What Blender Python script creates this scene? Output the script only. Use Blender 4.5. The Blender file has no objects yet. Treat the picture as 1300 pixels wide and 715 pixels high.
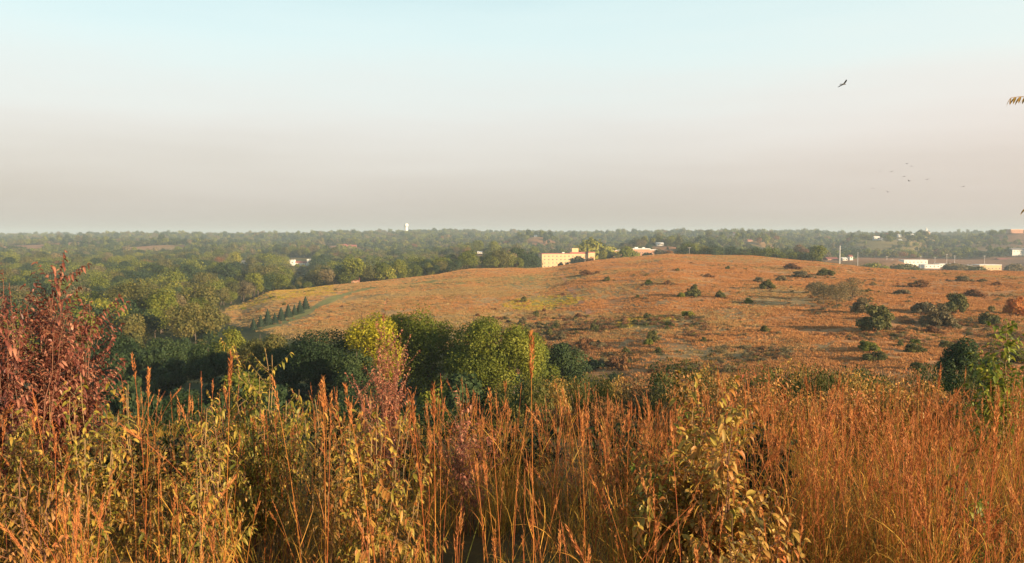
import bpy, math, random
import numpy as np
from mathutils import Vector, Matrix

R = math.radians
rng = np.random.default_rng(7)
random.seed(7)
scene = bpy.context.scene
COL = scene.collection

# ------------------------------------------------------------------ camera model
W0, H0, F = 1300.0, 715.0, 1020.0
HOR = 296.0
EYE = 1.65
PITCH = math.atan((H0 / 2 - HOR) / F)
cam_d = bpy.data.cameras.new('camera'); cam = bpy.data.objects.new('camera', cam_d); COL.objects.link(cam)
cam.location = (0, 0, EYE); cam.rotation_euler = (math.pi / 2 - PITCH, 0, 0)
cam_d.sensor_width = 36; cam_d.lens = 36 * F / W0; cam_d.clip_start = 0.05; cam_d.clip_end = 40000
scene.camera = cam

# ------------------------------------------------------------------ noise + terrain
def vnoise(x, y, seed=0):
    x = np.asarray(x, float); y = np.asarray(y, float)
    xi = np.floor(x).astype(np.int64); yi = np.floor(y).astype(np.int64)
    fx = x - xi; fy = y - yi
    fx = fx * fx * (3 - 2 * fx); fy = fy * fy * (3 - 2 * fy)
    def h(a, b):
        n = (a * 374761393 + b * 668265263 + seed * 1442695041) & 0xffffffff
        n = ((n ^ (n >> 13)) * 1274126177) & 0xffffffff
        return ((n ^ (n >> 16)) & 0xffff) / 65535.0
    return (h(xi, yi) * (1 - fx) + h(xi + 1, yi) * fx) * (1 - fy) + (h(xi, yi + 1) * (1 - fx) + h(xi + 1, yi + 1) * fx) * fy
def fbm(x, y, seed=0, o=3):
    s = 0; a = 1; t = 0
    for k in range(o):
        s = s + a * vnoise(x * 2 ** k + 13.7 * k, y * 2 ** k - 7.1 * k, seed + k); t += a; a *= .5
    return s / t

NEAR = [(0.3, 0), (4, -.06), (8, -.55), (15, -2.2), (30, -6.5), (60, -14)]
FAR = lambda a, b, c: [(1000, -45), (1500, a), (2200, b), (3100, c), (4200, c - 12), (6500, -30), (16000, -34)]
COLS = {
 -400: NEAR + [(90, -19), (150, -26), (200, -30), (300, -35), (400, -38), (600, -42)] + FAR(-42, -36, -24),
 0:   NEAR + [(90, -19), (150, -26), (200, -30), (300, -35), (400, -38), (600, -42)] + FAR(-42, -36, -23),
 220: NEAR + [(90, -19), (150, -26), (200, -30), (300, -35), (400, -38), (600, -43)] + FAR(-42, -36, -19),
 300: NEAR + [(90, -19), (150, -26), (200, -30), (280, -33), (350, -35), (430, -37), (600, -44)] + FAR(-42, -35, -17),
 350: NEAR + [(90, -19.5), (150, -26), (210, -30), (280, -31), (450, -31.5), (520, -37), (620, -44)] + FAR(-42, -34, -15),
 430: NEAR + [(90, -20), (150, -26), (200, -28.5), (260, -28.7), (470, -29.4), (560, -37), (680, -44)] + FAR(-42, -32, -13),
 500: NEAR + [(90, -20), (150, -26), (200, -27.5), (260, -26.7), (490, -27), (590, -36), (700, -44)] + FAR(-41, -30, -11),
 600: NEAR + [(90, -20), (140, -26), (200, -27), (300, -24.3), (430, -23), (560, -24), (660, -32), (800, -41)] + FAR(-41, -30, -9),
 690: NEAR + [(90, -20), (150, -27), (200, -27.3), (260, -25), (400, -22.2), (560, -23.3), (660, -29), (860, -38)] + FAR(-43, -30, -10),
 760: NEAR + [(90, -20), (150, -26), (200, -25.5), (300, -21.3), (400, -18.7), (500, -17.8), (620, -19.2), (720, -26), (880, -37)] + FAR(-43, -30, -10),
 850: NEAR + [(90, -20), (130, -24), (170, -23.6), (250, -20.5), (350, -16.5), (450, -14.7), (550, -13.9), (650, -14.8), (760, -22), (900, -34)] + FAR(-45, -32, -11),
 950: NEAR + [(90, -19.5), (125, -23), (160, -22.8), (250, -20), (400, -15.7), (500, -14.6), (600, -16), (720, -26), (880, -38)] + FAR(-45, -32, -11),
 1040: NEAR + [(90, -19), (120, -22), (160, -22), (250, -19.6), (350, -17.3), (430, -16.4), (520, -17.3), (640, -28), (800, -40)] + FAR(-45, -30, -11),
 1140: NEAR + [(90, -18.5), (120, -21), (160, -21), (250, -19.7), (350, -18.3), (450, -19), (580, -31), (800, -43)] + FAR(-45, -28, -12),
 1300: NEAR + [(90, -18), (120, -20.5), (160, -20.5), (250, -19.5), (330, -18.2), (420, -19.3), (560, -33), (800, -44)] + FAR(-44, -26, -12),
 1800: NEAR + [(90, -18), (120, -20.5), (160, -20.5), (250, -19.5), (330, -18.2), (420, -19.3), (560, -33), (800, -44)] + FAR(-44, -26, -12),
}
def pchip(xs, ys, x):
    h = np.diff(xs); d = np.diff(ys) / h
    m = np.zeros_like(ys); m[0] = d[0]; m[-1] = d[-1]
    for i in range(1, len(xs) - 1):
        if d[i - 1] * d[i] > 0:
            w1 = 2 * h[i] + h[i - 1]; w2 = h[i] + 2 * h[i - 1]
            m[i] = (w1 + w2) / (w1 / d[i - 1] + w2 / d[i])
    k = np.clip(np.searchsorted(xs, x) - 1, 0, len(xs) - 2)
    t = np.clip((x - xs[k]) / h[k], 0, 1); hk = h[k]
    return ys[k] * (1 + 2 * t) * (1 - t) ** 2 + m[k] * hk * t * (1 - t) ** 2 + ys[k + 1] * t * t * (3 - 2 * t) + m[k + 1] * hk * t * t * (t - 1)
LG = np.linspace(math.log(.3), math.log(12000), 900)
KEYS = np.array(sorted(COLS), float)
TAB = np.array([pchip(np.log([p[0] for p in COLS[k]]), np.array([p[1] for p in COLS[k]], float), LG) for k in sorted(COLS)])
MOUNDS = []     # (px, d, rx, ry, amp)
for px, d, rx, ry, a in [(20, 1750, 150, 260, 13), (190, 1650, 110, 180, 13), (300, 2000, 100, 220, 12), (100, 1900, 90, 200, 12), (378, 1250, 70, 150, 10),
                         (432, 1850, 80, 200, 10), (560, 2100, 90, 200, 8), (1290, 1700, 110, 240, 12), (275, 1350, 70, 140, 9)]:
    MOUNDS.append(((px - 650) / F * d, d, rx, ry, a))
TOWN = [
 (1163, 336, 30, 6, 1150, 'whitewall', 'whiteroof', 'long white flat warehouse in the right-hand town', 'warehouse', True, 'warehouse', 6),
 (1184, 341, 20, 5, 1080, 'whitewall', 'whiteroof', 'cream low shed in front of the long white warehouse', 'warehouse', True, 'warehouse', 4),
 (1202, 339, 18, 4, 1120, 'whitewall', 'whiteroof', 'low white shed right of the long white warehouse', 'warehouse', True, 'warehouse', 4),
 (1258, 346, 28, 10, 1030, 'tanwall', 'whiteroof', 'cream warehouse with a white roof near the right edge', 'warehouse', True, 'warehouse', 6),
 (1238, 339, 60, 2.5, 1180, 'greyroof', 'greyroof', 'very long grey low roof behind the cream warehouse', 'warehouse', True, 'warehouse', 8),
 (1073, 331, 6, 4, 1000, 'whitewall', 'whiteroof', 'small white house just right of the tall pale mast', 'house', False, 'house', 2),
 (1081, 329, 4, 5, 1010, 'whitewall', 'redroof', 'tiny white and red house right of the mast', 'house', False, 'house', 1),
 (1058, 332, 14, 5, 1010, 'brickwall', 'redroof', 'red building left of the tall pale mast', 'house', False, 'house', 4),
 (1113, 304, 7, 4, 1750, 'whitewall', 'whiteroof', 'white house on the right slope, the leftmost and widest', 'house', False, 'house', 2),
 (1118, 306, 5, 4, 1740, 'whitewall', 'greyroof', 'pale house just right of the widest white slope house', 'house', False, 'house', 2),
 (1142, 301, 3.5, 3.5, 1900, 'whitewall', 'whiteroof', 'upper tiny white house above another on the right slope', 'house', False, 'house', 1),
 (1143, 307, 4, 3, 1780, 'whitewall', 'whiteroof', 'lower tiny white house under another on the right slope', 'house', False, 'house', 1),
 (1158, 300, 3, 3, 1950, 'whitewall', 'whiteroof', 'tiny white house below the church spire', 'house', False, 'house', 1),
 (1290, 296, 16, 5, 1900, 'brickwall', 'whiteroof', 'brick block high on the skyline at the right edge', 'building', True, 'building', 5),
 (1294, 321, 18, 6, 1380, 'whitewall', 'greyroof', 'pale building on the slope at the right edge', 'building', False, 'building', 4),
 (1285, 332, 32, 4, 1330, 'brickwall', 'redroof', 'long reddish building above the cream warehouse', 'building', False, 'building', 6),
 (680, 301, 4, 2.5, 1900, 'whitewall', 'whiteroof', 'tiny white house on the wooded slope up left of the tan building', 'house', False, 'house', 1),
 (609, 322, 6, 3, 1150, 'whitewall', 'whiteroof', 'small white house in the wood left of the tan building', 'house', False, 'house', 2),
 (838, 312, 9, 4, 1250, 'whitewall', 'whiteroof', 'white house rising behind the brick building', 'house', False, 'house', 2),
 (876, 314, 8, 3.5, 1400, 'whitewall', 'greyroof', 'pale house behind the crest right of the brick building', 'house', False, 'house', 2),
 (845, 305, 4, 2.5, 1800, 'whitewall', 'whiteroof', 'tiny white house above the white house behind the brick building', 'house', False, 'house', 1),
 (896, 308, 4, 3, 1650, 'whitewall', 'whiteroof', 'tiny white house on the slope beyond the highest crest, leftmost', 'house', False, 'house', 1),
 (911, 312, 4, 3, 1500, 'whitewall', 'whiteroof', 'tiny white house low on the slope beyond the crest', 'house', False, 'house', 1),
 (925, 306, 4, 3, 1700, 'whitewall', 'whiteroof', 'tiny white house midway along the slope beyond the crest', 'house', False, 'house', 1),
 (933, 298, 4, 2.5, 2100, 'whitewall', 'redroof', 'tiny red-roofed house high on the slope beyond the crest', 'house', False, 'house', 1),
 (952, 307, 6, 3, 1650, 'brickwall', 'redroof', 'tiny brick house beyond the crest, right of the white ones', 'house', False, 'house', 2),
 (964, 302, 4, 3, 1850, 'whitewall', 'whiteroof', 'tiny white house beyond the crest, the rightmost', 'house', False, 'house', 1),
]
HS = [(382, 337, 20, 1150), (434, 318, 10, 1740), (446, 317, 12, 1760), (290, 318, 12, 1900), (270, 319, 8, 1890), (309, 335, 5, 1200), (178, 323, 12, 1560), (197, 323, 12, 1570)] + [(t[0], t[1], t[2], t[4]) for t in TOWN]
CONES = []
def height(x, y):
    x = np.asarray(x, float); y = np.asarray(y, float)
    r = np.sqrt(x * x + y * y)
    az = np.arctan2(x, y); az = np.clip(az, -R(46), R(46))
    px = 650 + F * np.tan(az)
    d = np.where(y > 0.72 * r * .95, y, r * .7); d = np.maximum(np.where(np.abs(np.arctan2(x, y)) < R(46), y, r * math.cos(R(46))), .3)
    ki = np.clip(np.searchsorted(KEYS, px) - 1, 0, len(KEYS) - 2)
    t = np.clip((px - KEYS[ki]) / (KEYS[ki + 1] - KEYS[ki]), 0, 1); t = t * .5 + .5 * t * t * (3 - 2 * t)
    l = np.clip((np.log(d) - LG[0]) / (LG[1] - LG[0]), 0, len(LG) - 1.001); li = l.astype(int); lf = l - li
    z0 = TAB[ki, li] * (1 - lf) + TAB[ki, li + 1] * lf
    z1 = TAB[ki + 1, li] * (1 - lf) + TAB[ki + 1, li + 1] * lf
    z = z0 * (1 - t) + z1 * t
    s1 = np.clip((r - 70) / 120, 0, 1); s0 = np.clip((r - 3) / 15, 0, 1)
    z = z + s0 * .25 * (fbm(x / 3.1, y / 3.1, 3) - .5)
    z = z + s1 * (2.6 * (fbm(x / 55, y / 55, 5) - .5) + 1.0 * (fbm(x / 14, y / 14, 9, 2) - .5))
    s2 = np.clip((r - 800) / 700, 0, 1)
    z = z + s2 * (22 * (fbm(x / 620, y / 300, 11, 3) - .5) + 20 * np.clip((r - 2200) / 600, 0, 1) * (fbm(x / 300, y / 400, 17, 3) - .5))
    for mx, my, rx, ry, a in MOUNDS:
        z = z + a * np.exp(-((x - mx) / rx) ** 2 - ((y - my) / ry) ** 2)
    if CONES and np.max(r) > 900:
        wsum = 0; zsum = 0
        for mx, my, rad, zt in CONES:
            g = np.exp(-(((x - mx) / rad) ** 2 + ((y - my) / (rad * 1.3)) ** 2) ** 1.5); wsum = wsum + g; zsum = zsum + g * zt
        k = np.minimum(wsum, 1); z = z * (1 - k) + np.where(wsum > 1e-6, zsum / np.maximum(wsum, 1e-6), 0) * k
    return z
def hz(x, y): return float(height(x, y))
TS = np.exp(np.linspace(math.log(2), math.log(9000), 4000))
def ray(px, py):
    a = (px - W0 / 2) / F; b = (H0 / 2 - py) / F
    c, s = math.cos(PITCH), math.sin(PITCH)
    v = np.array([a, c + b * s, -s + b * c]); return v / v[1]
CONES.extend([((px - 650) / F * d, d, 55 + wp / F * d * .6, EYE + ray(px, py)[2] * d) for px, py, wp, d in HS])
def ground_at(px, py, dmin=2):
    v = ray(px, py); t = TS[TS >= dmin]
    k = np.nonzero(EYE + v[2] * t < height(v[0] * t, t))[0]
    d = t[k[0]] if len(k) else 5000
    return v[0] * d, d, hz(v[0] * d, d)
def at(px, d):
    x = (px - 650) / F * d
    return x, d, hz(x, d)
def ztop(px, py, d): return EYE + ray(px, py)[2] * d

# ------------------------------------------------------------------ object helpers
def tag(o, label=None, cat=None, group=None, kind=None):
    for k, v in (('label', label), ('category', cat), ('group', group), ('kind', kind)):
        if v: o[k] = v
    return o
def link_mesh(name, me, parent=None, mats=()):
    for m in mats: me.materials.append(m)
    o = bpy.data.objects.new(name, me); COL.objects.link(o)
    if parent: o.parent = parent
    return o
def raw_mesh(name, V, Q, mat_idx=None, smooth=False):
    V = np.asarray(V, np.float32).reshape(-1, 3); Q = np.asarray(Q, np.int32).reshape(-1, 4)
    me = bpy.data.meshes.new(name)
    me.vertices.add(len(V)); me.vertices.foreach_set('co', V.ravel())
    me.loops.add(len(Q) * 4); me.loops.foreach_set('vertex_index', Q.ravel())
    me.polygons.add(len(Q)); me.polygons.foreach_set('loop_start', np.arange(len(Q), dtype=np.int32) * 4)
    if mat_idx is not None: me.polygons.foreach_set('material_index', np.asarray(mat_idx, np.int32))
    if smooth: me.polygons.foreach_set('use_smooth', np.ones(len(Q), bool))
    me.update(calc_edges=True); me.validate()
    return me
def join(parts):
    Vs, Qs, Ms, n = [], [], [], 0
    for p in parts:
        V, Q = p[0], p[1]; m = p[2] if len(p) > 2 else 0
        V = V.reshape(-1, 3); Q = Q.reshape(-1, 4)
        Vs.append(V); Qs.append(Q + n); Ms.append(np.full(len(Q), m)); n += len(V)
    return np.concatenate(Vs), np.concatenate(Qs), np.concatenate(Ms)
def empty(name, loc, rz=0, s=1):
    o = bpy.data.objects.new(name, None); COL.objects.link(o)
    o.empty_display_size = .3; o.location = loc; o.rotation_euler = (0, 0, rz)
    o.scale = (s, s, s) if np.isscalar(s) else s
    return o
KIDS = {}
def thing(name, loc, parts, rz=0, s=1):
    """parts: list of (name, mesh)"""
    o = empty(name, loc, rz, s)
    for n, me in parts:
        c = bpy.data.objects.new(n, me); COL.objects.link(c); c.parent = o
    return o

def norm(v): return v / np.maximum(np.linalg.norm(v, axis=-1, keepdims=True), 1e-9)
def rdir(n): return norm(rng.normal(size=(n, 3)))
def leaves(pos, d, L, Wd, droop=.3, fold=.2, rows=4, ref=None):
    """folded lance-shaped leaves. pos,d (n,3)"""
    n = len(pos); L = np.broadcast_to(L, (n,)); Wd = np.broadcast_to(Wd, (n,))
    droop = np.broadcast_to(droop, (n,))
    ref = rdir(n) * .6 + np.array([0, 0, 1.]) if ref is None else ref
    s = norm(np.cross(d, ref)); nn = np.cross(s, d)
    T = np.linspace(0, 1, rows); WW = np.sin(np.pi * np.clip(T * .88 + .06, 0, 1)) ** .8; WW[0] = .12; WW[-1] = .05
    V = np.zeros((n, rows, 3, 3))
    for i, t in enumerate(T):
        c = pos + d * (L * (t - .25 * droop * t * t))[:, None] + np.array([0, 0, -1.]) * (L * droop * t * t)[:, None]
        for j, w in enumerate((-1, 0, 1)):
            V[:, i, j] = c + s * (w * .5 * WW[i] * Wd)[:, None] + nn * (abs(w) * fold * WW[i] * Wd * .5)[:, None]
    q = []
    for i in range(rows - 1):
        for j in range(2):
            a = i * 3 + j; q.append((a, a + 1, a + 4, a + 3))
    Q = np.array(q)[None] + (np.arange(n) * rows * 3)[:, None, None]
    return V.reshape(-1, 3), Q.reshape(-1, 4)
def cards(pos, nrm, L, asp=.75):
    n = len(pos); L = np.broadcast_to(L, (n,))[:, None]
    a = norm(np.cross(nrm, rdir(n))); b = np.cross(nrm, a)
    V = np.stack([pos - a * L * .5, pos + b * L * .5 * asp - a * L * .08, pos + a * L * .5, pos - b * L * .5 * asp + a * L * .08], 1)
    V[:, 2] += nrm * L * .12; V[:, 0] += nrm * L * .12
    return V.reshape(-1, 3), np.arange(n * 4).reshape(-1, 4)
def blades(pos, d, L, Wd, bend, rows=6, bdir=None, wind=None):
    n = len(pos); L = np.broadcast_to(L, (n,)); Wd = np.broadcast_to(Wd, (n,)); bend = np.broadcast_to(bend, (n,))
    bdir = norm(rdir(n) * np.array([1, 1, .05])) if bdir is None else bdir
    s = norm(np.cross(d, bdir) + .3 * rdir(n))
    V = np.zeros((n, rows, 2, 3))
    for i, t in enumerate(np.linspace(0, 1, rows)):
        c = pos + d * (L * t * (1 - .25 * bend * t))[:, None] + bdir * (L * bend * t * t * .8)[:, None] - np.array([0, 0, 1.]) * (L * bend * .35 * t ** 3)[:, None]
        w = (1 - t ** 2.2) * .95 + .05
        V[:, i, 0] = c - s * (Wd * w * .5)[:, None]; V[:, i, 1] = c + s * (Wd * w * .5)[:, None]
    q = np.array([(2 * i, 2 * i + 1, 2 * i + 3, 2 * i + 2) for i in range(rows - 1)])
    Q = q[None] + (np.arange(n) * rows * 2)[:, None, None]
    return V.reshape(-1, 3), Q.reshape(-1, 4)
def tubes(P, rad, sides=4):
    """P (n,k,3) polylines; rad (n,k)"""
    P = np.asarray(P, float); n, k, _ = P.shape; rad = np.broadcast_to(rad, (n, k))
    T = norm(np.gradient(P, axis=1)); ref = np.array([.31, .95, .05])
    a = norm(np.cross(T, ref)); b = np.cross(T, a)
    V = np.zeros((n, k, sides, 3))
    for j in range(sides):
        th = 2 * math.pi * j / sides
        V[:, :, j] = P + (a * math.cos(th) + b * math.sin(th)) * rad[:, :, None]
    q = []
    for i in range(k - 1):
        for j in range(sides):
            j2 = (j + 1) % sides
            q.append((i * sides + j, i * sides + j2, (i + 1) * sides + j2, (i + 1) * sides + j))
    Q = np.array(q)[None] + (np.arange(n) * k * sides)[:, None, None]
    return V.reshape(-1, 3), Q.reshape(-1, 4)
def box(x0, y0, z0, x1, y1, z1):
    V = np.array([(x, y, z) for z in (z0, z1) for y in (y0, y1) for x in (x0, x1)], float)
    Q = np.array([(0, 2, 3, 1), (4, 5, 7, 6), (0, 1, 5, 4), (2, 6, 7, 3), (0, 4, 6, 2), (1, 3, 7, 5)])
    return V, Q
def gable(x0, y0, x1, y1, z, h, o=.4):
    ym = (y0 + y1) / 2
    V = np.array([(x0 - o, y0 - o, z), (x1 + o, y0 - o, z), (x1 + o, y1 + o, z), (x0 - o, y1 + o, z), (x0 - o, ym, z + h), (x1 + o, ym, z + h)])
    Q = np.array([(0, 1, 5, 4), (2, 3, 4, 5), (0, 3, 2, 1), (0, 4, 3, 3), (1, 2, 5, 5)])
    me_v = np.concatenate([V]); return me_v, Q
def lathe(prof, n=20, cx=0, cy=0):
    V = np.array([(cx + r * math.cos(2 * math.pi * i / n), cy + r * math.sin(2 * math.pi * i / n), z) for r, z in prof for i in range(n)])
    Q = np.array([(k * n + i, k * n + (i + 1) % n, (k + 1) * n + (i + 1) % n, (k + 1) * n + i) for k in range(len(prof) - 1) for i in range(n)])
    return V, Q
def bm_mesh(name, parts, mats, smooth=False):
    """general mesh from parts, triangles allowed by doubled index"""
    V, Q, M = join(parts)
    faces = [tuple(dict.fromkeys(q)) for q in Q.tolist()]
    me = bpy.data.meshes.new(name); me.from_pydata(V.tolist(), [], faces)
    me.polygons.foreach_set('material_index', M.astype(np.int32))
    if smooth: me.polygons.foreach_set('use_smooth', np.ones(len(faces), bool))
    for m in mats: me.materials.append(m)
    me.update(); return me

# ------------------------------------------------------------------ materials
def new_mat(name):
    m = bpy.data.materials.new(name); m.use_nodes = True; m.node_tree.nodes.clear()
    return m, m.node_tree.nodes, m.node_tree.links
def ramp(N, cols, interp='LINEAR'):
    r = N.new('ShaderNodeValToRGB'); r.color_ramp.interpolation = interp
    e = r.color_ramp.elements
    for i, (p, c) in enumerate(cols):
        if i < 2: x = e[i]; x.position = p
        else: x = e.new(p)
        x.color = (*c, 1)
    return r
def leaf_mat(name, cols, transl=.3, rough=.65, objvar=.5, spec=.25, islands=True, clump=0):
    m, N, L = new_mat(name)
    n = len(cols)
    rp = ramp(N, [(i / max(1, n - 1), c) for i, c in enumerate(cols)])
    geo = N.new('ShaderNodeNewGeometry'); oi = N.new('ShaderNodeObjectInfo')
    mx = N.new('ShaderNodeMath'); mx.operation = 'MULTIPLY_ADD'
    mx.inputs[1].default_value = 1 - objvar; L.new(geo.outputs['Random Per Island'], mx.inputs[0])
    m2 = N.new('ShaderNodeMath'); m2.operation = 'MULTIPLY'; m2.inputs[1].default_value = objvar
    L.new(oi.outputs['Random'], m2.inputs[0]); L.new(m2.outputs[0], mx.inputs[2])
    src = mx.outputs[0]
    if clump:
        tc = N.new('ShaderNodeTexCoord'); nz = N.new('ShaderNodeTexNoise'); nz.inputs['Scale'].default_value = clump; nz.inputs['Detail'].default_value = 1
        L.new(tc.outputs['Object'], nz.inputs['Vector'])
        m3 = N.new('ShaderNodeMath'); m3.operation = 'MULTIPLY_ADD'; m3.inputs[1].default_value = 1.4; m3.inputs[2].default_value = -.7
        L.new(nz.outputs[0], m3.inputs[0])
        m4 = N.new('ShaderNodeMath'); m4.operation = 'ADD'; m4.use_clamp = True
        L.new(src, m4.inputs[0]); L.new(m3.outputs[0], m4.inputs[1]); src = m4.outputs[0]
    L.new(src, rp.inputs[0])
    p = N.new('ShaderNodeBsdfPrincipled'); p.inputs['Roughness'].default_value = rough
    p.inputs['Specular IOR Level'].default_value = spec
    L.new(rp.outputs[0], p.inputs['Base Color'])
    out = N.new('ShaderNodeOutputMaterial')
    if transl:
        tr = N.new('ShaderNodeBsdfTranslucent'); L.new(rp.outputs[0], tr.inputs[0])
        mix = N.new('ShaderNodeMixShader'); mix.inputs[0].default_value = transl
        L.new(p.outputs[0], mix.inputs[1]); L.new(tr.outputs[0], mix.inputs[2]); L.new(mix.outputs[0], out.inputs[0])
    else: L.new(p.outputs[0], out.inputs[0])
    return m
def solid(name, c, rough=.7, var=.25, scale=3.0, metal=0, bump=0):
    m, N, L = new_mat(name)
    tc = N.new('ShaderNodeTexCoord'); nz = N.new('ShaderNodeTexNoise'); nz.inputs['Scale'].default_value = scale; nz.inputs['Detail'].default_value = 5
    L.new(tc.outputs['Object'], nz.inputs['Vector'])
    rp = ramp(N, [(.3, tuple(x * (1 - var) for x in c)), (.7, tuple(min(1, x * (1 + var * .6)) for x in c))])
    L.new(nz.outputs[0], rp.inputs[0])
    p = N.new('ShaderNodeBsdfPrincipled'); p.inputs['Roughness'].default_value = rough; p.inputs['Metallic'].default_value = metal
    L.new(rp.outputs[0], p.inputs['Base Color'])
    if bump:
        b = N.new('ShaderNodeBump'); b.inputs['Strength'].default_value = bump; L.new(nz.outputs[0], b.inputs['Height']); L.new(b.outputs[0], p.inputs['Normal'])
    out = N.new('ShaderNodeOutputMaterial'); L.new(p.outputs[0], out.inputs[0])
    return m

M = {}
M['bark'] = solid('bark', (.11, .08, .055), .9, .4, 6, bump=.4)
M['stem_red'] = solid('stem_red', (.20, .09, .05), .7, .4, 20)
M['stem_tan'] = solid('stem_tan', (.28, .17, .07), .7, .4, 20)
# crowns
M['green'] = leaf_mat('leaf_green', [(.055, .075, .010), (.13, .155, .016), (.25, .25, .03)], clump=.35)
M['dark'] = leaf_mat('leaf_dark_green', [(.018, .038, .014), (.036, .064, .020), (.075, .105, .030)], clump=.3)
M['olive'] = leaf_mat('leaf_olive', [(.06, .07, .02), (.12, .12, .03), (.21, .17, .045)], clump=.3)
M['ygreen'] = leaf_mat('leaf_yellow_green', [(.10, .13, .015), (.19, .20, .025), (.32, .28, .03)], clump=.4)
M['yellow'] = leaf_mat('leaf_yellow', [(.22, .21, .015), (.42, .36, .02), (.58, .46, .03)], clump=.5)
M['grey'] = leaf_mat('leaf_grey_green', [(.11, .09, .045), (.19, .15, .07), (.27, .20, .09)], clump=.6)
M['brown'] = leaf_mat('leaf_brown', [(.12, .055, .025), (.22, .10, .04), (.32, .16, .05)], clump=.6)
M['orange'] = leaf_mat('leaf_orange', [(.35, .12, .03), (.5, .17, .04), (.5, .26, .05)], clump=.6)
M['maroon'] = leaf_mat('leaf_maroon', [(.08, .02, .015), (.2, .03, .02), (.3, .05, .03)], clump=.6)
# foreground leaves
M['shadeleaf'] = leaf_mat('leaf_painted_shade', [(.012, .022, .006), (.025, .04, .01), (.06, .07, .015)], .15, .6, .3, .3)  # near-black green: deep shade of the foreground gaps put into the leaf colour
M['tanleaf'] = leaf_mat('leaf_pale_olive_drooping', [(.04, .05, .010), (.13, .14, .022), (.29, .235, .032), (.50, .35, .065), (.42, .15, .035), (.20, .17, .03)], .3, .5, .4, .4)
M['goldleaf'] = leaf_mat('leaf_gold_dogwood', [(.14, .11, .025), (.38, .24, .045), (.5, .28, .07), (.55, .18, .055)], .3, .5, .2, .4, clump=2)
M['rustleaf'] = leaf_mat('leaf_rust_dogwood', [(.18, .11, .03), (.42, .22, .06), (.5, .22, .07), (.42, .10, .04)], .3, .5, .3, .4, clump=2)
M['redleaf'] = leaf_mat('leaf_red', [(.06, .022, .016), (.17, .05, .032), (.28, .09, .055), (.46, .22, .13)], .3, .45, .1, .5, clump=3)
M['pinkleaf'] = leaf_mat('leaf_pinkish_brown', [(.16, .05, .03), (.38, .13, .08), (.5, .2, .12), (.42, .24, .12)], .25, .6, .1, .3)
M['limeleaf'] = leaf_mat('leaf_lime', [(.08, .12, .02), (.2, .24, .03), (.4, .36, .04)], .35, .5, .2, .4)
# grasses
M['blade'] = leaf_mat('grass_blade_dry', [(.10, .115, .02), (.40, .235, .035), (.58, .33, .055), (.58, .26, .05), (.42, .15, .035)], .3, .6, .45, .25)
M['bladeg'] = leaf_mat('grass_blade_green', [(.07, .10, .02), (.20, .20, .035), (.42, .32, .06)], .35, .6, .4, .25)
M['culm'] = leaf_mat('grass_culm', [(.50, .25, .05), (.52, .19, .042), (.46, .12, .035), (.28, .065, .028)], .1, .5, .5, .35)
M['seed'] = leaf_mat('grass_seedhead', [(.20, .07, .03), (.42, .15, .05), (.52, .21, .065), (.56, .30, .10)], .25, .7, .5, .2)
M['hillgreen'] = leaf_mat('leaf_hill_bush_green', [(.085, .09, .025), (.14, .14, .038), (.22, .19, .055)], clump=.6)
M['hilltan'] = leaf_mat('grass_hill_tan', [(.32, .22, .085), (.42, .275, .11), (.50, .32, .135)], .2, .8, .5, .1)
M['hillgrass'] = leaf_mat('grass_hill', [(.36, .18, .065), (.47, .215, .075), (.55, .25, .09), (.52, .32, .12)], .2, .8, .6, .1)
# built
M['tanwall'] = solid('wall_tan_brick', (.70, .45, .24), .85, .12, .5)
M['brickwall'] = solid('wall_orange_brick', (.5, .25, .15), .85, .15, .5)
M['whitewall'] = solid('wall_white', (.78, .74, .66), .7, .1, .5)
M['redroof'] = solid('roof_red', (.35, .11, .08), .7, .2, .7)
M['greyroof'] = solid('roof_grey', (.22, .2, .19), .8, .2, .7)
M['whiteroof'] = solid('roof_white', (.75, .72, .66), .7, .1, .7)
M['glass'] = solid('window_glass', (.05, .06, .07), .15, .2, 2)
M['trim'] = solid('trim_pale', (.7, .6, .48), .7, .1, 2)
M['steel'] = solid('painted_steel_white', (.8, .78, .72), .4, .05, .5)
M['pole'] = solid('galvanised_pole', (.5, .47, .44), .4, .1, 2, .4)
M['bird'] = solid('bird_black', (.02, .02, .022), .6, .2, 5)
M['track'] = solid('track_soil', (.42, .27, .15), .95, .3, .3)
M['tent'] = solid('tent_pink', (.5, .17, .13), .7, .15, 1)
M['flower'] = leaf_mat('goldenrod_flower', [(.25, .2, .02), (.5, .36, .03), (.6, .42, .04)], .2, .8, .3)

# ------------------------------------------------------------------ ground
def hill_mask(x, y):
    px = 650 + F * x / np.maximum(y, .1)
    crest = np.interp(px, [250, 300, 350, 430, 500, 600, 690, 760, 850, 950, 1040, 1140, 1300], [380, 430, 500, 510, 530, 600, 640, 680, 720, 680, 590, 520, 490])
    front = np.interp(px, [250, 300, 350, 500, 640, 700, 760, 850], [340, 300, 240, 200, 190, 180, 135, 110])
    w = np.clip((px - 272) / 25, 0, 1)
    return w * np.clip((y - front) / 25, 0, 1) * np.clip((crest - y) / 25, 0, 1)
strip_pts = [ground_at(*p)[:2] for p in ((338, 417), (365, 408), (392, 394), (418, 382), (445, 372), (470, 366))]
def seg_dist(x, y, pts):
    best = np.full(np.shape(x), 1e9)
    for (ax, ay), (bx, by) in zip(pts[:-1], pts[1:]):
        dx, dy = bx - ax, by - ay; t = np.clip(((x - ax) * dx + (y - ay) * dy) / (dx * dx + dy * dy), 0, 1)
        best = np.minimum(best, np.hypot(x - ax - t * dx, y - ay - t * dy))
    return best
PATCH = [ground_at(690, 386)[:2] + (15, 22), ground_at(500, 362)[:2] + (40, 60), ground_at(820, 408)[:2] + (9, 10), ground_at(650, 352)[:2] + (50, 60)]
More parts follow.
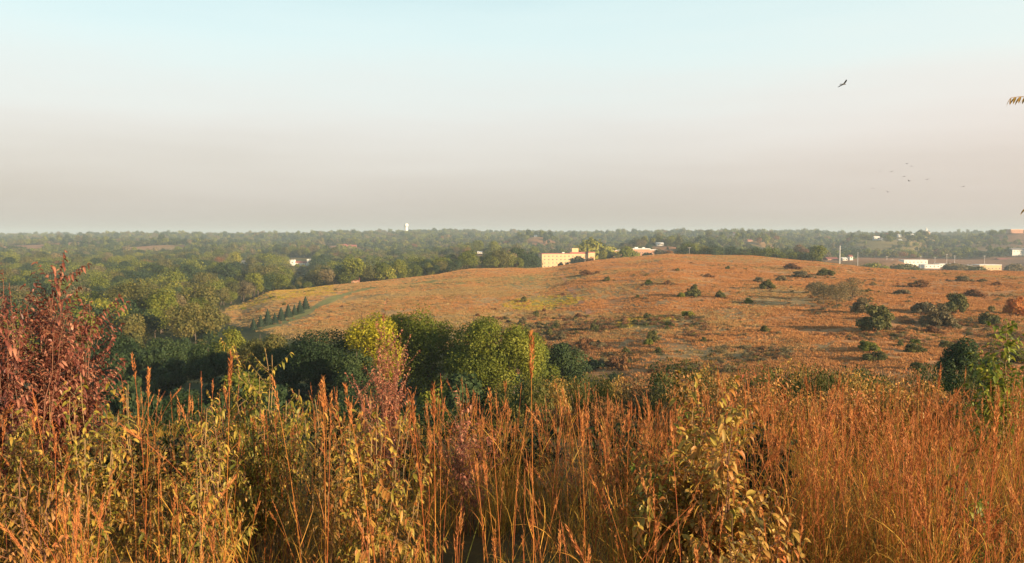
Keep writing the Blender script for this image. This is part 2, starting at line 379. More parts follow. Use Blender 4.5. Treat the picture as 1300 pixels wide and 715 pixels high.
def lerp(a, b, t): t = t[:, None]; return a * (1 - t) + b * t
def cover(x, y):
    r = np.hypot(x, y); px = 650 + F * x / np.maximum(y, .1)
    c = np.tile(np.array([.07, .075, .025]), (len(x), 1))
    c = lerp(c, np.array([.14, .085, .03]), np.clip((60 - r) / 40, 0, 1))
    n = fbm(x / 45, y / 45, 21); n2 = fbm(x / 12, y / 12, 31)
    hill = lerp(np.tile(np.array([.47, .225, .09]), (len(x), 1)), np.array([.40, .26, .115]), np.clip((n - .5) * 5 + .2, 0, 1))
    left = np.clip((760 - px) / 260, 0, 1) * .6
    hill = lerp(hill, np.array([.39, .27, .12]), left)
    hill = lerp(hill, np.array([.44, .27, .12]), np.clip((n2 - .58) * 5, 0, .7))
    for k, (cx, cy, rx, ry) in enumerate(PATCH):
        g = np.exp(-(((x - cx) / rx) ** 2 + ((y - cy) / ry) ** 2) ** 2)
        hill = lerp(hill, np.array([.34, .27, .05]) if k in (0, 2) else np.array([.25, .22, .06]), g * .8)
    yf = np.clip((440 - px) / 40, 0, 1) * np.clip((y - 380) / 30, 0, 1)
    hill = lerp(hill, np.array([.36, .28, .06]), yf * np.clip(.3 + n * .9, 0, 1))
    sd = seg_dist(x, y, strip_pts)
    hill = lerp(hill, np.array([.29, .27, .09]), np.clip((4.5 - sd) / 2, 0, 1))
    c = lerp(c, hill, hill_mask(x, y))
    far = np.clip((r - 900) / 200, 0, 1) * .8
    field = lerp(np.tile(np.array([.30, .22, .09]), (len(x), 1)), np.array([.36, .17, .09]), np.clip((fbm(x / 300, y / 300, 41) - .5) * 6 + .5, 0, 1))
    c = lerp(c, field, far)
    return c
rings = [.4]
while rings[-1] < 16000: rings.append(rings[-1] * (1.019 if rings[-1] < 1200 else 1.03))
rings = np.array(rings)
az = np.concatenate([np.arange(-180, -44, 4), np.arange(-44, 44, .22), np.arange(44, 180, 4)])
AZ, RR = np.meshgrid(np.radians(az), rings)
X = (RR * np.sin(AZ)).ravel(); Y = (RR * np.cos(AZ)).ravel(); Z = height(X, Y)
na, nr = len(az), len(rings)
I, J = np.meshgrid(np.arange(nr - 1), np.arange(na), indexing='ij')
Q = np.stack([I * na + J, (I) * na + (J + 1) % na, (I + 1) * na + (J + 1) % na, (I + 1) * na + J], -1).reshape(-1, 4)
V = np.stack([X, Y, Z], 1)
# close the centre with one extra fan of quads collapsed to the centre
V = np.concatenate([V, [[0, 0, 0.0]]]); 
cfan = [(j, len(V) - 1, (j + 2) % na, (j + 1) % na) for j in range(0, na - 1, 2)]
Q = np.concatenate([Q, np.array(cfan)])
me = raw_mesh('terrain', V, Q[:, ::-1], smooth=True)
ca = me.color_attributes.new('cover', 'FLOAT_COLOR', 'POINT')
cc = np.ones((len(V), 4)); cc[:, :3] = np.clip(cover(V[:, 0], V[:, 1]), 0, 1); ca.data.foreach_set('color', cc.ravel())
m, N, L = new_mat('prairie_ground')
at_ = N.new('ShaderNodeAttribute'); at_.attribute_name = 'cover'
geo = N.new('ShaderNodeNewGeometry')
def noise(N, L, vec, sc, det=4):
    n = N.new('ShaderNodeTexNoise'); n.inputs['Scale'].default_value = sc; n.inputs['Detail'].default_value = det; L.new(vec, n.inputs['Vector']); return n
n1 = noise(N, L, geo.outputs['Position'], .35, 6); n2 = noise(N, L, geo.outputs['Position'], 2.5, 5)
mr = N.new('ShaderNodeMapRange'); L.new(n1.outputs[0], mr.inputs[0]); mr.inputs[1].default_value = .3; mr.inputs[2].default_value = .7; mr.inputs[3].default_value = .78; mr.inputs[4].default_value = 1.18
mr2 = N.new('ShaderNodeMapRange'); L.new(n2.outputs[0], mr2.inputs[0]); mr2.inputs[1].default_value = .3; mr2.inputs[2].default_value = .7; mr2.inputs[3].default_value = .85; mr2.inputs[4].default_value = 1.15
mm = N.new('ShaderNodeMath'); mm.operation = 'MULTIPLY'; L.new(mr.outputs[0], mm.inputs[0]); L.new(mr2.outputs[0], mm.inputs[1])
vm = N.new('ShaderNodeVectorMath'); vm.operation = 'SCALE'; L.new(at_.outputs['Color'], vm.inputs[0]); L.new(mm.outputs[0], vm.inputs['Scale'])
p = N.new('ShaderNodeBsdfPrincipled'); p.inputs['Roughness'].default_value = .95; p.inputs['Specular IOR Level'].default_value = .1
L.new(vm.outputs[0], p.inputs['Base Color'])
b = N.new('ShaderNodeBump'); b.inputs['Strength'].default_value = .35; b.inputs['Distance'].default_value = .5
L.new(mm.outputs[0], b.inputs['Height']); L.new(b.outputs[0], p.inputs['Normal'])
o_ = N.new('ShaderNodeOutputMaterial'); L.new(p.outputs[0], o_.inputs[0])
ter = link_mesh('terrain', me, mats=[m]); tag(ter, 'rolling russet prairie hills falling to a wooded valley', kind='structure')

def ribbon(name, pts, w, lift, mat):
    P = []
    for (a, b_) in zip(pts[:-1], pts[1:]):
        for t in np.linspace(0, 1, 14, endpoint=False): P.append((a[0] + (b_[0] - a[0]) * t, a[1] + (b_[1] - a[1]) * t))
    P.append(pts[-1][:2]); P = np.array(P); T = norm(np.gradient(P, axis=0)); nn = np.stack([-T[:, 1], T[:, 0]], 1)
    V = []
    for s in (-1, -.33, .33, 1):
        q = P + nn * w * .5 * s * (1 + .25 * np.sin(np.arange(len(P)) * .9))[:, None]
        V.append(np.column_stack([q, height(q[:, 0], q[:, 1]) + lift]))
    V = np.array(V).transpose(1, 0, 2).reshape(-1, 3)
    Q = np.array([(i * 4 + j, i * 4 + j + 1, i * 4 + j + 5, i * 4 + j + 4) for i in range(len(P) - 1) for j in range(3)])
    return tag(link_mesh(name, raw_mesh(name, V, Q), mats=[mat]), kind='structure')
ribbon('path', [ground_at(*p)[:2] for p in ((392, 384), (410, 378), (432, 372), (440, 370))], 2.2, .1, M['track'])
ribbon('dirt_path', [ground_at(*p)[:2] for p in ((712, 346), (718, 358), (724, 368), (738, 384), (748, 398), (757, 410))], 2.0, .08, solid('worn_track', (.46, .2, .09), .95, .3, .5))

# ------------------------------------------------------------------ crown / bush generators
def crown(w, h, z0, nclump, nleaf, leaf, squash=1, shape='round', fine=False, cr=.3, asp=.8):
    """foliage around (0,0), from z0 to z0+h, width w"""
    d = rdir(nclump); d[:, 2] = np.abs(d[:, 2]) * 1.3 - .45; d = norm(d)
    rr = rng.uniform(.45, 1, nclump) ** .6
    if shape == 'cone':
        zz = rng.uniform(0, 1, nclump); th = rng.uniform(0, 6.28, nclump); k = (1 - zz) * .85 + .05
        C = np.stack([np.cos(th) * k * w / 2 * .75, np.sin(th) * k * w / 2 * .75, z0 + zz * h * .93], 1); R_ = w * cr * (1 - zz * .8) * .8
    elif shape == 'dome':
        d[:, 2] = np.abs(d[:, 2]); C = np.stack([d[:, 0] * w * .36 * rr, d[:, 1] * w * .36 * rr, z0 + d[:, 2] * h * .68 * rr + h * .08], 1)
        R_ = w * cr * rng.uniform(.4, 1.25, nclump)
    else:
        C = np.stack([d[:, 0] * w * .36 * rr, d[:, 1] * w * .36 * rr, z0 + h * .45 + d[:, 2] * h * .37 * rr], 1)
        R_ = w * cr * rng.uniform(.4, 1.25, nclump)
    k = rng.choice(nclump, nleaf, p=R_ ** 2 / np.sum(R_ ** 2)); s = rdir(nleaf); s[:, 2] = s[:, 2] + .15
    s = norm(s); rad = R_[k] * rng.uniform(.35, 1.12, nleaf) ** .5 * np.where(rng.random(nleaf) < .1, rng.uniform(1, 1.55, nleaf), 1)
    P = C[k] + s * rad[:, None] * np.array([1, 1, min(1, .8 * h / w + .2)])
    P[:, 2] = np.maximum(P[:, 2], z0 + .01)
    nrm = norm(s * .9 + rdir(nleaf) * .8 + np.array([0, 0, .25]))
    sz = leaf * rng.uniform(.5, 1.4, nleaf)
    if fine: 
        dd = norm(s * .6 + rdir(nleaf) * .7 + np.array([0, 0, -.1]))
        return leaves(P, dd, sz, sz * .5, .35, .3, rows=3) + (C, R_)
    return cards(P, nrm, sz, asp) + (C, R_)
def trunk(h, r, C, z0, nl=7, sides=6):
    P = []; Rd = []
    lean = rng.normal(0, .04, 2) * h
    ts = np.linspace(0, 1, 7)
    P.append([(lean[0] * t * t, lean[1] * t * t, h * t * .95 - (.3 if t == 0 else 0)) for t in ts]); Rd.append([r * (1.3 if t == 0 else 1 - .8 * t) for t in ts])
    idx = rng.choice(len(C), min(nl, len(C)), replace=False)
    for i in idx:
        zb = max(z0 * .7, .2 * h) + rng.uniform(0, .35) * (h - z0) * .6
        a = np.array([lean[0] * (zb / h) ** 2, lean[1] * (zb / h) ** 2, zb]); c = C[i]
        pts = [a + (c - a) * t + np.array([0, 0, -.12 * h * t * (1 - t)]) + rng.normal(0, .01 * h, 3) * (t > 0) for t in ts]
        P.append(pts); Rd.append([r * .5 * (1 - .85 * t) for t in ts])
    return tubes(np.array(P), np.array(Rd), sides)
def tree_parts(mat, w, h, z0, nclump, nleaf, leaf, r=.3, shape='round', nl=8, fine=False, cr=.3, asp=.8, bark='bark'):
    V, Q, C, _ = crown(w, h - z0, z0, nclump, nleaf, leaf, shape=shape, fine=fine, cr=cr, asp=asp)
    cm = raw_mesh('crown', V, Q); cm.materials.append(M[mat])
    tv, tq = trunk(h * .93, r, C, z0, nl); tm = raw_mesh('trunk', tv, tq, smooth=True); tm.materials.append(M[bark])
    return [('crown', cm), ('trunk', tm)]
def bush_parts(mat, w, h, nclump, nleaf, leaf, fine=False, cr=.26, stems=7, bark='bark', top='round'):
    V, Q, C, _ = crown(w, h, 0, nclump, nleaf, leaf, shape='dome', fine=fine, cr=cr)
    cm = raw_mesh('foliage', V, Q); cm.materials.append(M[mat])
    n = stems; th = rng.uniform(0, 6.28, n); ts = np.linspace(0, 1, 5)
    idx = rng.integers(0, len(C), n)
    P = np.array([[(C[i] * t + np.array([math.cos(a), math.sin(a), 0]) * .04 * w * (1 - t)) for t in ts] for i, a in zip(idx, th)])
    tv, tq = tubes(P, np.linspace(1, .25, 5)[None] * .02 * h + .002, 4); sm = raw_mesh('stems', tv, tq); sm.materials.append(M[bark])
    return [('foliage', cm), ('stems', sm)]
def remat(parts, mat):
    out = []
    for n, me in parts:
        if n in ('crown', 'foliage'):
            c = me.copy(); c.materials.clear(); c.materials.append(M[mat]); out.append((n, c))
        else: out.append((n, me))
    return out

# ------------------------------------------------------------------ GN scatter (stuff)
def scatter(name, protos, pts, rot, scl, idx, label, cat):
    pc = bpy.data.collections.new(name + '_sources')
    for i, me in enumerate(protos):
        o = bpy.data.objects.new('%s_source_%02d' % (name, i), me); pc.objects.link(o)
    me = bpy.data.meshes.new(name); me.vertices.add(len(pts)); me.vertices.foreach_set('co', np.asarray(pts, np.float32).ravel())
    a = me.attributes.new('rot', 'FLOAT_VECTOR', 'POINT'); a.data.foreach_set('vector', np.asarray(rot, np.float32).ravel())
    a = me.attributes.new('scl', 'FLOAT_VECTOR', 'POINT'); a.data.foreach_set('vector', np.asarray(scl, np.float32).ravel())
    a = me.attributes.new('idx', 'INT', 'POINT'); a.data.foreach_set('value', np.asarray(idx, np.int32))
    ob = bpy.data.objects.new(name, me); COL.objects.link(ob)
    ng = bpy.data.node_groups.new(name, 'GeometryNodeTree')
    ng.interface.new_socket('Geometry', in_out='INPUT', socket_type='NodeSocketGeometry')
    ng.interface.new_socket('Geometry', in_out='OUTPUT', socket_type='NodeSocketGeometry')
    N, L = ng.nodes, ng.links
    gi = N.new('NodeGroupInput'); go = N.new('NodeGroupOutput')
    ci = N.new('GeometryNodeCollectionInfo'); ci.inputs['Collection'].default_value = pc
    ci.inputs['Separate Children'].default_value = True; ci.inputs['Reset Children'].default_value = True
    ip = N.new('GeometryNodeInstanceOnPoints'); ip.inputs['Pick Instance'].default_value = True
    def na(n, t):
        x = N.new('GeometryNodeInputNamedAttribute'); x.data_type = t; x.inputs['Name'].default_value = n
        return [s for s in x.outputs if s.enabled and s.name == 'Attribute'][0]
    L.new(gi.outputs[0], ip.inputs['Points']); L.new(ci.outputs[0], ip.inputs['Instance'])
    L.new(na('idx', 'INT'), ip.inputs['Instance Index'])
    L.new(na('rot', 'FLOAT_VECTOR'), ip.inputs['Rotation']); L.new(na('scl', 'FLOAT_VECTOR'), ip.inputs['Scale'])
    L.new(ip.outputs[0], go.inputs[0])
    mod = ob.modifiers.new('scatter', 'NODES'); mod.node_group = ng
    return tag(ob, label, cat, kind='stuff')

#--------------------------------------------------------------- SECTIONS
# ------------------------------------------------------------------ forest of the valley
FS = {}
shapes = [(11, 13, 2.5, 16), (9, 15, 3, 14), (13, 12, 2, 20), (8, 11, 2, 12)]
kinds = ['dark', 'olive', 'green', 'ygreen', 'brown', 'grey']
near_protos = []; far_protos = []
for (w, h, z0, nc) in shapes:
    base = tree_parts('green', w, h, z0, nc, 2600, .62, .25, nl=6)
    basef = crown(w, h - z0, z0, nc, 420, 1.35, cr=.3)
    for k in kinds:
        near_protos.append((k, remat(base, k)))
        fm = raw_mesh('crown', basef[0], basef[1]); fm.materials.append(M[k]); far_protos.append((k, fm))
order0 = 0
WK = {'dark': .36, 'olive': .24, 'green': .26, 'ygreen': .06, 'brown': .03, 'grey': .05}
pk = np.array([WK[k] for k, _ in near_protos]); pk /= pk.sum()

CLEAR = [(0, 60, 1480, 1800), (150, 235, 1450, 1700), (265, 330, 1780, 2000), (60, 130, 1700, 1900), (350, 400, 1080, 1260), (410, 450, 1640, 1860), (545, 585, 1900, 2080),
         (1240, 1340, 1440, 1690), (255, 290, 1200, 1330), (676, 768, 560, 945), (758, 862, 560, 1060), (1085, 1345, 500, 1340), (1040, 1085, 700, 1120), (90, 138, 350, 430)]
def gen_forest():
    P = []
    for d0, d1, s in ((150, 700, 10), (700, 1500, 13.5), (1500, 2600, 18), (2600, 4300, 22), (4300, 7500, 40)):
        ys = np.arange(d0, d1, s)
        for y in ys:
            xs = np.arange(-.70 * y - 20, .70 * y + 20, s)
            P.append(np.stack([xs + rng.uniform(-.45, .45, len(xs)) * s, y + rng.uniform(-.45, .45, len(xs)) * s], 1))
    P = np.concatenate(P); x, y = P.T; px = 650 + F * x / y
    keep = np.ones(len(x), bool)
    crest = np.interp(px, [250, 300, 350, 430, 500, 600, 690, 760, 850, 950, 1040, 1140, 1300], [380, 440, 500, 520, 540, 610, 680, 700, 740, 720, 640, 580, 560])
    keep &= np.where(px > 262, y > crest, y > np.interp(px, [-100, 100, 262], [170, 180, 300]))
    for a, b, c, d in CLEAR: keep &= ~((px > a) & (px < b) & (y > c) & (y < d))
    for hpx, hpy, hwp, hd in HS: keep &= ~((np.abs(px - hpx) < hwp * .5 + 5) & (y > hd - 110) & (y < hd + 14))
    # thin out by noise
    n = fbm(x / 120, y / 120, 55); keep &= (rng.random(len(x)) < np.clip(1.6 - n * 1.1, 0, 1)) | (n < .6)
    keep &= rng.random(len(x)) < .93
    # right side town: sparser
    return x[keep], y[keep], px[keep]
fx, fy, fpx = gen_forest(); fz = height(fx, fy) - .3
# colour kind by regional noise
reg = fbm(fx / 90, fy / 90, 77)
u = np.clip(rng.random(len(fx)) * .6 + (reg - .3) * .9, 0, .999)
order = ['dark', 'dark', 'dark', 'green', 'dark', 'dark', 'green', 'olive', 'green', 'dark', 'olive', 'ygreen', 'grey', 'green', 'olive', 'brown', 'ygreen']
fk = np.array([order[int(t * len(order))] for t in u])
sh = rng.integers(0, 4, len(fx)); pidx = sh * len(kinds) + np.array([kinds.index(k) for k in fk])
fs = rng.uniform(.75, 1.45, len(fx)) * np.where(fy < 600, .8, 1.05) * np.where(rng.random(len(fx)) < .06, 1.25, 1) * np.where(fpx > 1050, .85, 1)
fs = fs * np.where(fy > 2200, rng.uniform(.6, 1.55, len(fx)), 1)
for hpx, hpy, hwp, hd in HS:
    if hd < 1300: fs = np.where((np.abs(fpx - hpx) < hwp * .5 + 8) & (fy > hd - 640) & (fy < hd), fs * .42, fs)
frz = rng.uniform(0, 6.28, len(fx))
# visible-ness: nearest first, but hidden ones behind crest skipped
eye_ang = (fz + 12 * fs - EYE) / fy
score = fy.copy(); inview = (fpx > -15) & (fpx < 1315)
# trees behind the hill crest that do not peek over
az_bins = np.clip(((fpx + 60) / 1420 * 700).astype(int), 0, 699)
azs = (np.arange(700) + .5) / 700 * 1420 - 60
tt = np.exp(np.linspace(math.log(60), math.log(900), 300))
gx = (azs[:, None] - 650) / F * tt[None]; gy = np.broadcast_to(tt, gx.shape)
ga = (height(gx, gy) - EYE) / gy
run = np.maximum.accumulate(ga, axis=1)
ti = np.clip(np.searchsorted(tt, fy) - 1, 0, 299)
vis = inview & (eye_ang > run[az_bins, ti] + .002)
cand = np.nonzero(vis)[0]; cand = cand[np.argsort(fy[cand])]
IND = cand[:290]; indset = np.zeros(len(fx), bool); indset[IND] = True
KW = {'dark': 'dark green', 'olive': 'olive green', 'green': 'mid green', 'ygreen': 'yellow-green', 'brown': 'russet brown', 'grey': 'grey-green thin-leaved'}
def zone(px, d):
    if px < 140: return 'in the valley wood behind the red bush'
    if px < 300: return 'in the valley wood left of the yellow field'
    if px < 450: return 'in the wood edge above the spruce row field'
    if px < 620: return 'in the wood behind the crest left of the tan building'
    if px < 780: return 'behind the hill crest around the tan building'
    if px < 1040: return 'behind the highest part of the russet crest'
    return 'behind the low crest before the white sheds'
for i in IND:
    k, parts = near_protos[pidx[i]]
    o = thing('broadleaf_tree', (fx[i], fy[i], fz[i]), parts, frz[i], float(fs[i]))
    tag(o, KW[k] + ' rounded tree ' + zone(fpx[i], fy[i]), 'tree', KW[k] + ' trees ' + zone(fpx[i], fy[i]))
rest = ~indset & ~((fy < 700) & ~vis & (fpx > 300))
rj = np.nonzero(rest)[0]
nearp = [p[1] for p in near_protos]
both = []
for k, parts in near_protos: both.append(parts[0][1])
for k, fm in far_protos: both.append(fm)
nn_ = len(near_protos)
scatter('far_woodland', both, np.stack([fx, fy, fz], 1)[rj], np.stack([0 * frz, 0 * frz, frz], 1)[rj],
        np.stack([fs, fs, fs], 1)[rj], np.where(fy[rj] < 1300, pidx[rj], pidx[rj] + nn_), 'hazy woodland covering the valley to the horizon ridge', 'woodland')

# ------------------------------------------------------------------ mid-distance trees and bushes
MT = [  # px, top py, width px, d, kind, label
 (466, 390, 76, 99, 'yellow', 'bright yellow-leaved tree at the left end of the near grove', 'tall'),
 (548, 387, 92, 103, 'green', 'large dense green tree in the middle of the near grove', 'tall'),
 (606, 390, 84, 97, 'green', 'broad green tree with visible limbs at the right of the near grove', 'tall'),
 (512, 400, 60, 106, 'green', 'green tree between the yellow-leaved tree and the large green one', 'tall'),
 (652, 408, 70, 96, 'green', 'lower green tree at the right edge of the near grove', 'tall'),
 (398, 416, 84, 100, 'dark', 'dark rounded tree left of the yellow-leaved tree', 'tall'),
 (452, 440, 50, 92, 'dark', 'small dark green tree in front of the yellow-leaved tree', 'tall'),
 (328, 420, 60, 125, 'olive', 'olive tree below the row of spruces', 'tall'),
 (168, 358, 74, 290, 'olive', 'tall olive tree standing in front of the valley wood', 'tall'),
 (204, 364, 34, 284, 'ygreen', 'golden-topped tree touching the tall olive valley tree', 'tall'),
 (246, 381, 66, 240, 'olive', 'round olive tree right of the tall valley tree', 'tall'),
 (289, 416, 46, 150, 'ygreen', 'yellow-green bushy tree left of the spruce row', 'tall'),
 (205, 428, 60, 150, 'dark', 'dark green tree below the tall olive valley tree', 'tall'),
 (140, 418, 60, 140, 'dark', 'dark green tree beside the red bush', 'tall'),
 (262, 436, 54, 120, 'dark', 'dark low tree in the hollow below the round olive tree', 'tall'),
 (352, 440, 54, 105, 'dark', 'dark low tree left of the dark rounded tree', 'tall'),
 (716, 436, 54, 118, 'dark', 'dark green low tree in the shaded hollow right of the grove', 'low'),
 (682, 426, 40, 112, 'green', 'small green tree between the grove and the shaded hollow', 'low'),
]
big = {}
def bigset(w, h, nc, leafn, leaf): return tree_parts('green', w, h, h * .12, nc, leafn, leaf, .22, nl=12, cr=.2)
for px, ty, wp, d, k, lab, _ in MT:
    x, y, z = at(px, d); h = ztop(px, ty, d) - z; w = wp / F * d
    leaf = max(.22, d * .0022); nc_ = 22 if d < 130 else 30
    nl = int(9000 + 10000 * (d < 130) * wp / 70)
    parts = tree_parts(k, w * 1.25, h * 1.06, h * .12, nc_, nl, leaf, .2, nl=12, cr=.19 if d < 130 else .17)
    tag(thing('broadleaf_tree', (x, y, z), parts, 0, 1), lab, 'tree')

# trees beside the buildings and along the crest
BT = [(757, 303, 60, 935, 'ygreen', 'big round-crowned tree rising behind the right end of the tan building', 341),
      (490, 339, 30, 545, 'ygreen', 'bright yellow-green tree on the wood edge left of the crest', 361),
      (470, 344, 20, 560, 'grey', 'pale brown half-bare tree beside the red-roofed cabin', 362),
      (732, 325, 24, 845, 'olive', 'green-brown tree in front of the middle of the tan building', 341),
      (712, 332, 8, 850, 'dark', 'small dark tree in front of the left windows of the tan building', 341),
      (720, 332, 7, 850, 'dark', 'small dark tree just left of the tree fronting the tan building', 341),
      (750, 323, 12, 842, 'orange', 'orange-brown tree against the right end of the tan building', 341),
      (766, 315, 14, 830, 'ygreen', 'yellow-green tree just right of the tan building', 336),
      (776, 317, 12, 800, 'dark', 'dark green tree right of the tan building', 335),
      (797, 313, 28, 800, 'green', 'green spreading tree between the tan and the brick building', 332),
      (784, 320, 10, 790, 'olive', 'small olive tree between the two institutional buildings', 333),
      (822, 321, 16, 760, 'dark', 'dark tree in front of the brick building', 329),
      (838, 316, 18, 760, 'grey', 'russet thin tree at the right end of the brick building', 326),
      (850, 318, 14, 740, 'brown', 'brown thin tree on the crest right of the brick building', 325),
      (1150, 336, 40, 800, 'olive', 'olive tree mass in front of the white warehouse', 346),
      (1215, 334, 34, 800, 'grey', 'grey-green tree behind the low crest left of the cream warehouse', 347),
      (1238, 336, 30, 790, 'olive', 'olive tree just left of the cream warehouse', 347),
      (1288, 335, 26, 800, 'grey', 'grey-green tree right of the cream warehouse', 347),
      (1110, 334, 36, 780, 'ygreen', 'yellowish tree left of the white warehouse', 345)]
for px, ty, wp, d, k, lab, by in BT:
    x, y, z = at(px, d); zt = ztop(px, ty, d); z = min(z, ztop(px, by, d)); h = max(zt - z, 3); w = wp / F * d
    parts = tree_parts(k, w, h, h * .1, 16, 2400, max(.5, w * .07), .2, nl=6, cr=.24)
    tag(thing('broadleaf_tree', (x, y, z), parts, 0, 1), lab, 'tree')

# spruce row
def spruce(h):
    w = h * .95; n = 9000; t = rng.random(n) ** .7; z = h * (1 - t) * .96 + .04 * h; layer = np.sin((1 - t) * 34) * .5 + .5
    rr = w / 2 * (t * .92 + .05) * (.65 + .35 * layer) * rng.uniform(.55, 1.05, n); th = rng.uniform(0, 6.28, n) + np.sin(z * 3) * .3
    P = np.stack([np.cos(th) * rr, np.sin(th) * rr, z - rr * .25 + .15 * h * .3], 1)
    nr_ = norm(np.stack([np.cos(th), np.sin(th), 0 * th + .7], 1) + rdir(n) * .6)
    V, Q = cards(P, nr_, .32 * rng.uniform(.6, 1.2, n), .5)
    cm = raw_mesh('crown', V, Q); cm.materials.append(M['spruce'])
    tv, tq = tubes(np.array([[(0, 0, -.3), (0, 0, h * .5), (0, 0, h * .99)]]), np.array([[.16, .1, .02]]), 6)
    tm = raw_mesh('trunk', tv, tq); tm.materials.append(M['bark'])
    return [('crown', cm), ('trunk', tm)]
M['spruce'] = leaf_mat('needle_blue_green', [(.015, .035, .022), (.03, .055, .03), (.05, .075, .04)], .1, .6, .3)
sp = [spruce(7), spruce(7)]
SPR = [(388, 381, 12), (381, 386, 10), (374, 388, 11), (366, 391, 11), (357, 395, 12), (349, 399, 12), (340, 401, 13), (331, 404, 13), (322, 407, 12)]
spl = ['uppermost and tallest spruce at the right end of the row', 'second spruce from the right end of the row', 'third spruce from the right end of the row',
       'fourth spruce from the right end of the row', 'middle spruce of the row beside the mown green strip', 'fourth spruce from the left end of the row', 'third spruce from the left end of the row',
       'second spruce from the left end of the row', 'lowest spruce at the left end of the row']
for i, (px, by, hp) in enumerate(SPR):
    x, y, z = ground_at(px, by + 12, 150); h = (hp + 5) * (1 + .16 * math.sin(i * 2.3)) / F * y
    tag(thing('spruce_tree', (x, y, z - .1), sp[i % 2], rng.uniform(0, 6), h / 7 * .95), 'dark blue-green conical ' + spl[i], 'tree', 'spruces in a row on the hill side')

